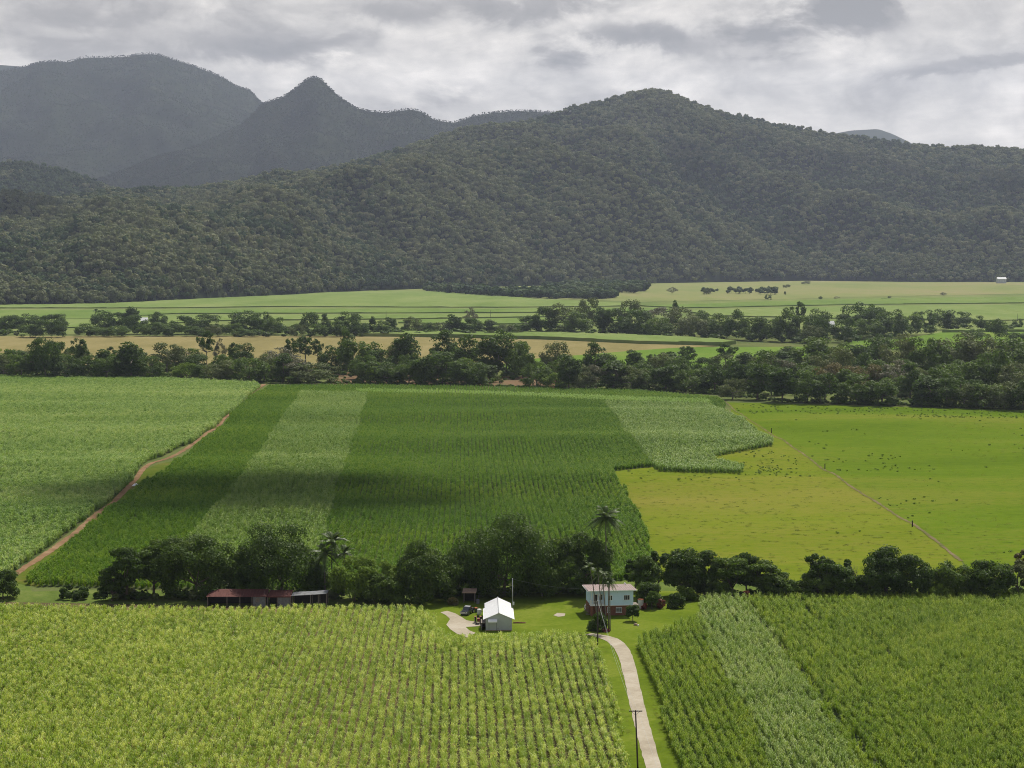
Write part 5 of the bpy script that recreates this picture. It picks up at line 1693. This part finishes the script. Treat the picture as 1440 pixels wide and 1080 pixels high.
# dark open hut under the trees
p = gnd(652, 848)
ht = thing('hut', (p[0], p[1], .06), R(-3), 'small dark open-fronted hut with a brown leaf-littered roof under the big trees', 'hut')
for x_, y_ in ((.06, .06), (2.6, .06), (.06, 2.6), (2.6, 2.6)):
    MB().box((x_, y_, 1.2), (.12, .12, 2.4)).build('post', M_timber, ht)
MB().box((1.33, 2.72, 1.2), (2.66, .06, 2.3)).box((-.05, 1.4, 1.2), (.06, 2.6, 2.3)).box((2.72, 1.4, 1.2), (.06, 2.6, 2.3)).build('wall', M_dark, ht)
MB().prism([(-.35, 2.42), (-.35, 2.50), (3.0, 2.95), (3.0, 2.87)], 'x', -.3, 2.96).box((1.33, -.37, 2.44), (3.26, .05, .2)).build('roof', M_stone, ht)

# rusty row of sheds behind the front cane
p = gnd(292, 853.5)
sA = thing('rusty_shed', (p[0], p[1], .05), R(.5), 'open old shed with a streaky red rusted iron roof under the big mango tree', 'shed')
LA = 13.7
V = [(-.3, -.4, 2.36), (LA + .1, -.4, 2.36), (LA + .1, 5.0, 3.25), (1.7, 5.0, 3.25), (-.3, 3.4, 2.5)]
mb = MB()
mb.add(V + [(a, b, c + .05) for a, b, c in V], [(4, 3, 2, 1, 0), (5, 6, 7, 8, 9)] + [(i, (i + 1) % 5, 5 + (i + 1) % 5, 5 + i) for i in range(5)])
for i in range(46):
    x_ = .1 + i * .295
    f0 = min(1.0, (x_ + .3) / 2.0)
    mb.prism([(-.39, 2.41), (-.39, 2.45), (-.4 + 5.38 * f0, 2.45 + .89 * f0), (-.4 + 5.38 * f0, 2.41 + .89 * f0)], 'x', x_, x_ + .07)
mb.build('roof', M_rust, sA)
for x_ in (.05, 4.5, 7.5, 10.3, 13.4):
    MB().box((x_, 0, 1.2), (.16, .16, 2.4)).build('post', M_timber, sA)
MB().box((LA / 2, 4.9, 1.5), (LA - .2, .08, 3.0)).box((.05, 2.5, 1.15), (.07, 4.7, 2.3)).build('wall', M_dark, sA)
MB().box((12.0, .02, 1.15), (2.9, .06, 2.25)).build('iron_panel', M_oldiron, sA)
MB().box((11.6, -.03, 1.5), (.9, .04, .9)).build('shutter', M_timber, sA)
p = gnd(376, 853.5)
sB = thing('rusty_shed', (p[0], p[1], .05), R(.5), 'narrow shed with dull red roof and a grey iron door between its two neighbours', 'shed')
MB().prism([(-.3, 2.42), (-.3, 2.50), (5.2, 3.05), (5.2, 2.97)], 'x', 0.05, 5.5).box((2.75, -.31, 2.36), (5.45, .05, .28)).build('roof', M_rust, sB)
for x_ in (.1, 2.3, 5.4):
    MB().box((x_, 0, 1.2), (.15, .15, 2.4)).build('post', M_timber, sB)
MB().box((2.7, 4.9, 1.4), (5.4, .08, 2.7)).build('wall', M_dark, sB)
MB().box((3.85, .0, 1.15), (2.7, .06, 2.25)).build('iron_door', M_oldiron, sB)
p = gnd(410, 853.5)
sC = thing('open_shed', (p[0], p[1], .05), R(.5), 'open timber-framed shed with a thin sagging grey roof at the right end of the row', 'shed')
MB().prism([(0, 2.6), (2.8, 2.72), (5.5, 2.86), (8.3, 3.1), (8.3, 3.16), (5.5, 2.93), (2.8, 2.79), (0, 2.67)], 'y', -.4, 4.6).build('roof', M_oldiron, sC)
for x_, h_ in ((.15, 2.6), (4.4, 2.8), (6.2, 2.9), (8.1, 3.08)):
    MB().box((x_, 0, h_ / 2), (.16, .16, h_)).build('post', M_timber, sC)
    MB().box((x_, 4.4, h_ / 2), (.16, .16, h_)).build('post', M_timber, sC)
MB().box((4.1, 4.5, 1.3), (8.1, .06, 2.5)).build('wall', M_dark, sC)  # dark sheet stands in for the shade at the shed's open back

# water tank and small things by the house
p = gnd(901, 856)
wtk = thing('water_tank', (p[0], p[1], .09), 0, 'white water tank with an orange rim at the right end of the blue house', 'water tank')
MB().tube([(0, 0, .1), (0, 0, .5), (0, 0, 1.9), (0, 0, 2.05)], [.66, .70, .70, .62], 20).build('body', M_tank, wtk)
MB().tube([(0, 0, 2.04), (0, 0, 2.16), (0, 0, 2.26)], [.74, .72, .3], 20).build('lid', M_orange, wtk)
MB().box((0, 0, .05), (1.9, 1.6, .1)).build('base', M_stone, wtk)
MB().tube([(-.72, -.1, 1.9), (-.75, -.1, .2)], .05, 8).build('pipe', M_dark, wtk)
p = gnd(893.5, 862)
drum('tub', (p[0], p[1], .09), .42, .40, M_white, 'white domed tub on the lawn right of the small round-headed tree', 'tub')
p = gnd(823.5, 858)
drum('gas_bottle', (p[0], p[1], .09), .28, 1.0, M_white, 'white gas bottle at the left corner of the blue house', 'gas bottle')
p = gnd(894, 880)
stn = MB()
bmr = random.Random(5)
stn.tube([(-.42, 0, -.1), (-.3, .02, .12), (0, 0, .22), (.28, -.02, .14), (.4, 0, -.1)], [.12, .24, .30, .22, .1], 9)
o = stn.build('stone', M_stone, None, loc=(p[0], p[1], .09), smooth_=True)
tag(o, 'red-brown stone lying on the lawn in front of the house', 'stone')
p = gnd(897.5, 881)
drum('bucket', (p[0], p[1], .09), .16, .26, M_white, 'small white bucket beside the red-brown stone on the lawn', 'bucket')
px_tree(851, 889, 882, 15, 'shrub', T_red, 'red-leaved low plants around the foot of the garden palms', name='shrub', cat='shrub', group='garden shrubs and small trees', ls=.16)


# ------------------------------------------------------------------ poles and wires
def pole(loc, H, label, lean=0.0, arm=0.0, mat=None, rad=.14, group='power poles', extra=True):
    t = thing('power_pole', loc, 0, label, 'power pole', group)
    MB().tube([(0, 0, -.3), (-lean * .5, 0, H * .5), (-lean, 0, H)], [rad, rad * .9, rad * .75], 10).build('pole', mat or M_pole, t, smooth_=True)
    if arm:
        MB().box((-lean, -.16, H - .12), (arm, .12, .14)).build('crossarm', M_pole, t)
        MB().tube([(-lean - arm * .3, -.16, H - .18), (-lean, -.12, H - .75)], .03, 6).tube([(-lean + arm * .3, -.16, H - .18), (-lean, -.12, H - .75)], .03, 6).build('brace', M_pole, t)
        for q in (-.46, -.16, .16, .46):
            MB().tube([(-lean + arm * q, -.16, H - .06), (-lean + arm * q, -.16, H + .03), (-lean + arm * q, -.16, H + .10)], [.03, .055, .03], 8).build('insulator', M_trim, t)
    elif extra:
        MB().tube([(-lean, 0, H - .02), (-lean, 0, H + .08), (-lean, 0, H + .18)], [.07, .13, .06], 8).build('cap', M_trim, t)
    return t


p1 = gnd(840.5, 907)
H1 = 9.3
pole(tuple(p1), H1, 'dark timber power pole beside the driveway bend in front of the house', 0.0)
p2 = gnd(897, 1082)
H2_ = 9.6
pole(tuple(p2), H2_, 'dark timber power pole with a crossarm in the foreground beside the driveway', .42, 2.15)
p3 = gnd(721, 856)
t3 = pole(tuple(p3), 6.9, 'slim grey steel pole with a meter box right behind the white shed', 0.05, 0, M_steel, .10)
MB().box((.18, -.1, 1.25), (.4, .3, .75)).build('meter_box', M_white, t3, .02)


def wire(a, b, sag, label, r_=.012):
    a, b = Vector(a), Vector(b)
    pts = [a.lerp(b, i / 24) - Vector((0, 0, sag * 4 * (i / 24) * (1 - i / 24))) for i in range(25)]
    o = MB().tube([tuple(q - a) for q in pts], r_, 5).build('power_line', M_wire, None, loc=tuple(a))
    tag(o, label, 'power line', 'power lines')


top1 = (p1[0], p1[1], H1 + .1)
wire(top1, (p2[0] - .42 - .35, p2[1] - .16, H2_ + .05), 1.0, 'power line sagging along the driveway to the left side of the crossarm')
wire(top1, (p2[0] - .42 + .35, p2[1] - .16, H2_ + .05), 1.2, 'power line sagging along the driveway to the right side of the crossarm')
nx_ = (p2[0] + 2.6, p2[1] - 95)
wire((p2[0] - .42 + .35, p2[1] - .16, H2_ + .05), (nx_[0], nx_[1], 9.4), 1.2, 'power line running from the crossarm towards the bottom edge of the photo')
wire(top1, (hs.location.x + 2.0, hs.location.y - .3, 5.6), .5, 'short service wire from the pole at the driveway bend to the blue house')
wire((p3[0] - .05, p3[1], 6.95), (hs.location.x - .5, hs.location.y + 3.4, 5.7), .55, 'service wire from the steel pole to the left eave of the blue house')
for (bx, by, tp, lb) in ((91, 455, 441, 'far power pole in the valley left of the lone distant palm'), (543, 452, 437, 'far power pole in the valley above the scrub left of centre'), (690, 450, 436, 'far power pole in the valley right of the lone pale tree'), (1431, 452, 441, 'far power pole at the right edge of the valley')):
    p = gnd(bx, by)
    pole(tuple(p), (by - tp) * p[1] / F, lb, 0, 0, M_pole, .22, 'far power poles in the valley', False)
for (bx, by, h_, lb) in ((1283, 741, 1.9, 'fence post at the boundary track nearest the farm trees'), (1160, 660, 2.2, 'fence post at the middle of the boundary track'), (1085, 609, 2.3, 'fence post at the far end of the boundary track, by the pale cane block')):
    p = gnd(bx, by)
    o = MB().box((0, 0, h_ / 2 - .15), (.34, .34, h_ + .3), 0, .9).build('fence_post', M_pole, None, .02, loc=tuple(p))
    tag(o, lb, 'fence post', 'fence posts of the boundary track')
# white heap on the verge
p = gnd(191, 683.5)
V, Q = [], []
nn, mm = 9, 7
for i in range(nn):
    for j in range(mm):
        u_, v_ = i / (nn - 1) * 2 - 1, j / (mm - 1) * 2 - 1
        hgt = max(0, 1 - abs(u_) ** 2.2) * max(0, 1 - abs(v_) ** 2.2)
        V.append((u_ * 1.3 + random.uniform(-.1, .1), v_ * .9 + random.uniform(-.1, .1), .75 * hgt + random.uniform(-.08, .14) * hgt))
for i in range(nn - 1):
    for j in range(mm - 1):
        Q.append((i * mm + j, (i + 1) * mm + j, (i + 1) * mm + j + 1, i * mm + j + 1))
o = obj('tarpaulin', mesh_np('tarpaulin', np.array(V), [np.array(Q)], M_tarp, True))
o.location = (p[0], p[1], p[2] + .1)
tag(o, 'white crumpled tarpaulin lying on the verge of the dirt track', 'tarpaulin')


# far houses
def far_house(bx, by, w, d_, e, r_, label, lift=0.0):
    p = gnd(bx, by)
    t = thing('farm_house', (p[0], p[1], lift), R(8), label, 'house', None)
    MB().prism([(-d_ / 2, -.3), (d_ / 2, -.3), (d_ / 2, e), (0, r_), (-d_ / 2, e)], 'x', -w / 2, w / 2).build('wall', M_shedwall, t)
    mb = MB()
    for s_ in (-1, 1):
        ov = .6
        k_ = (r_ - e) / (d_ / 2)
        mb.prism([(0, r_ + .1), (s_ * (d_ / 2 + ov), e - k_ * ov + .1), (s_ * (d_ / 2 + ov), e - k_ * ov + .2), (0, r_ + .2)], 'x', -w / 2 - .5, w / 2 + .5)
    mb.build('roof', M_white, t)
    for k_ in (-.3, 0, .3):
        MB().box((k_ * w, -d_ / 2 - .03, e * .55), (1.2, .1, 1.3)).build('window', M_glass, t)
    return t


far_house(1168, 463, 6.5, 6, 5.0, 8.4, 'far white-roofed house in the gap of the second tree belt at right')
far_house(203, 457, 7.0, 6, 5.0, 8.0, 'far white-roofed house among the trees right of the distant palm')
far_house(1408, 398.6, 22, 9, 11.0, 15, 'tiny far white-roofed building at the foot of the hill near the right edge')

# ------------------------------------------------------------------ air
x0, x1, y0, y1, z0, z1 = -9500, 9500, -400, 19800, -6, 1750
hz = MB().box(((x0 + x1) / 2, (y0 + y1) / 2, (z0 + z1) / 2), (x1 - x0, y1 - y0, z1 - z0))
hm = bpy.data.materials.new('air')
hm.use_nodes = True
ht_ = NT(hm.node_tree)
ht_.n.remove(ht_.n['Principled BSDF'])
pv = ht_.new('ShaderNodeVolumePrincipled')
pv.inputs['Color'].default_value = (.70, .79, 1.0, 1)
pv.inputs['Density'].default_value = 2.8e-5
pv.inputs['Anisotropy'].default_value = 0.35
ht_.l.new(pv.outputs[0], ht_.n['Material Output'].inputs['Volume'])
tag(hz.build('haze', hm), 'thin humid haze that pales the far mountains', None, None, 'stuff')

# ------------------------------------------------------------------ unseen clouds above the frame, added to throw shade on the land
cmat = bpy.data.materials.new('cloud')
cmat.use_nodes = True
ct = NT(cmat.node_tree)
ct.n.remove(ct.n['Principled BSDF'])
c_t, c_d, c_l, c_m, c_m2 = ct.new('ShaderNodeBsdfTransparent'), ct.new('ShaderNodeBsdfDiffuse'), ct.new('ShaderNodeBsdfTranslucent'), ct.new('ShaderNodeMixShader'), ct.new('ShaderNodeMixShader')
c_d.inputs['Color'].default_value = c_l.inputs['Color'].default_value = (.92, .92, .93, 1)
ct.l.new(c_d.outputs[0], c_m.inputs[1])
ct.l.new(c_l.outputs[0], c_m.inputs[2])
c_m2.inputs[0].default_value = .019
ct.l.new(c_t.outputs[0], c_m2.inputs[1])
ct.l.new(c_m.outputs[0], c_m2.inputs[2])
ct.l.new(c_m2.outputs[0], ct.n['Material Output'].inputs['Surface'])


def cloud(tx, ty, tzz, rx, ry, alt, seed, label):
    """a heap of overlapping puffs that shades the land round (tx, ty)"""
    rg = random.Random(seed)
    k_ = (alt - tzz) / sun_dir.z
    cx, cy_ = tx + sun_dir.x * k_, ty + sun_dir.y * k_
    bm = bmesh.new()
    for i in range(16):
        a, q = rg.uniform(0, 6.28), rg.random() ** .6
        f = .30 + .38 * rg.random()
        m = Matrix.Translation((math.cos(a) * q * rx * .8, math.sin(a) * q * ry * .8, rg.uniform(0, .10) * rx)) @ Matrix.Diagonal((rx * f, ry * f, min(rx, ry) * f * .35, 1))
        ret = bmesh.ops.create_icosphere(bm, subdivisions=3, radius=1.0, matrix=m)
        for v in ret['verts']:
            w = 1 + .35 * (float(fbm(v.co.x / (rx * .22) + 50, v.co.y / (ry * .22) + 50, seed, 4)) - .5)
            v.co.x *= w
            v.co.y *= w
    me = bpy.data.meshes.new('cloud')
    for f in bm.faces:
        f.smooth = True
    bm.to_mesh(me)
    bm.free()
    me.materials.append(cmat)
    o = obj('cloud', me)
    o.location = (cx, cy_, alt)
    tag(o, label, None, None, 'stuff')


for (tx, ty, th, rx, ry, alt, sd, lb) in ((-125, 655, 0, 165, 85, 2050, 1, 'unseen scrap of cloud added to shade the deep green cane field'), (1500, 6300, 380, 800, 700, 2500, 2, 'unseen broad cloud added to shade the right side of the broad hill'), (-1020, 4250, 160, 430, 190, 2200, 3, 'unseen low cloud added to shade the left foot of the broad hill'),
                                        (-250, 5500, 250, 420, 260, 2300, 4, 'unseen cloud added to shade the left flank of the broad hill'), (560, 6050, 400, 300, 330, 2500, 5, 'unseen cloud added to shade the right face of the broad hill')):
    cloud(tx, ty, th, rx, ry, alt, sd, lb)
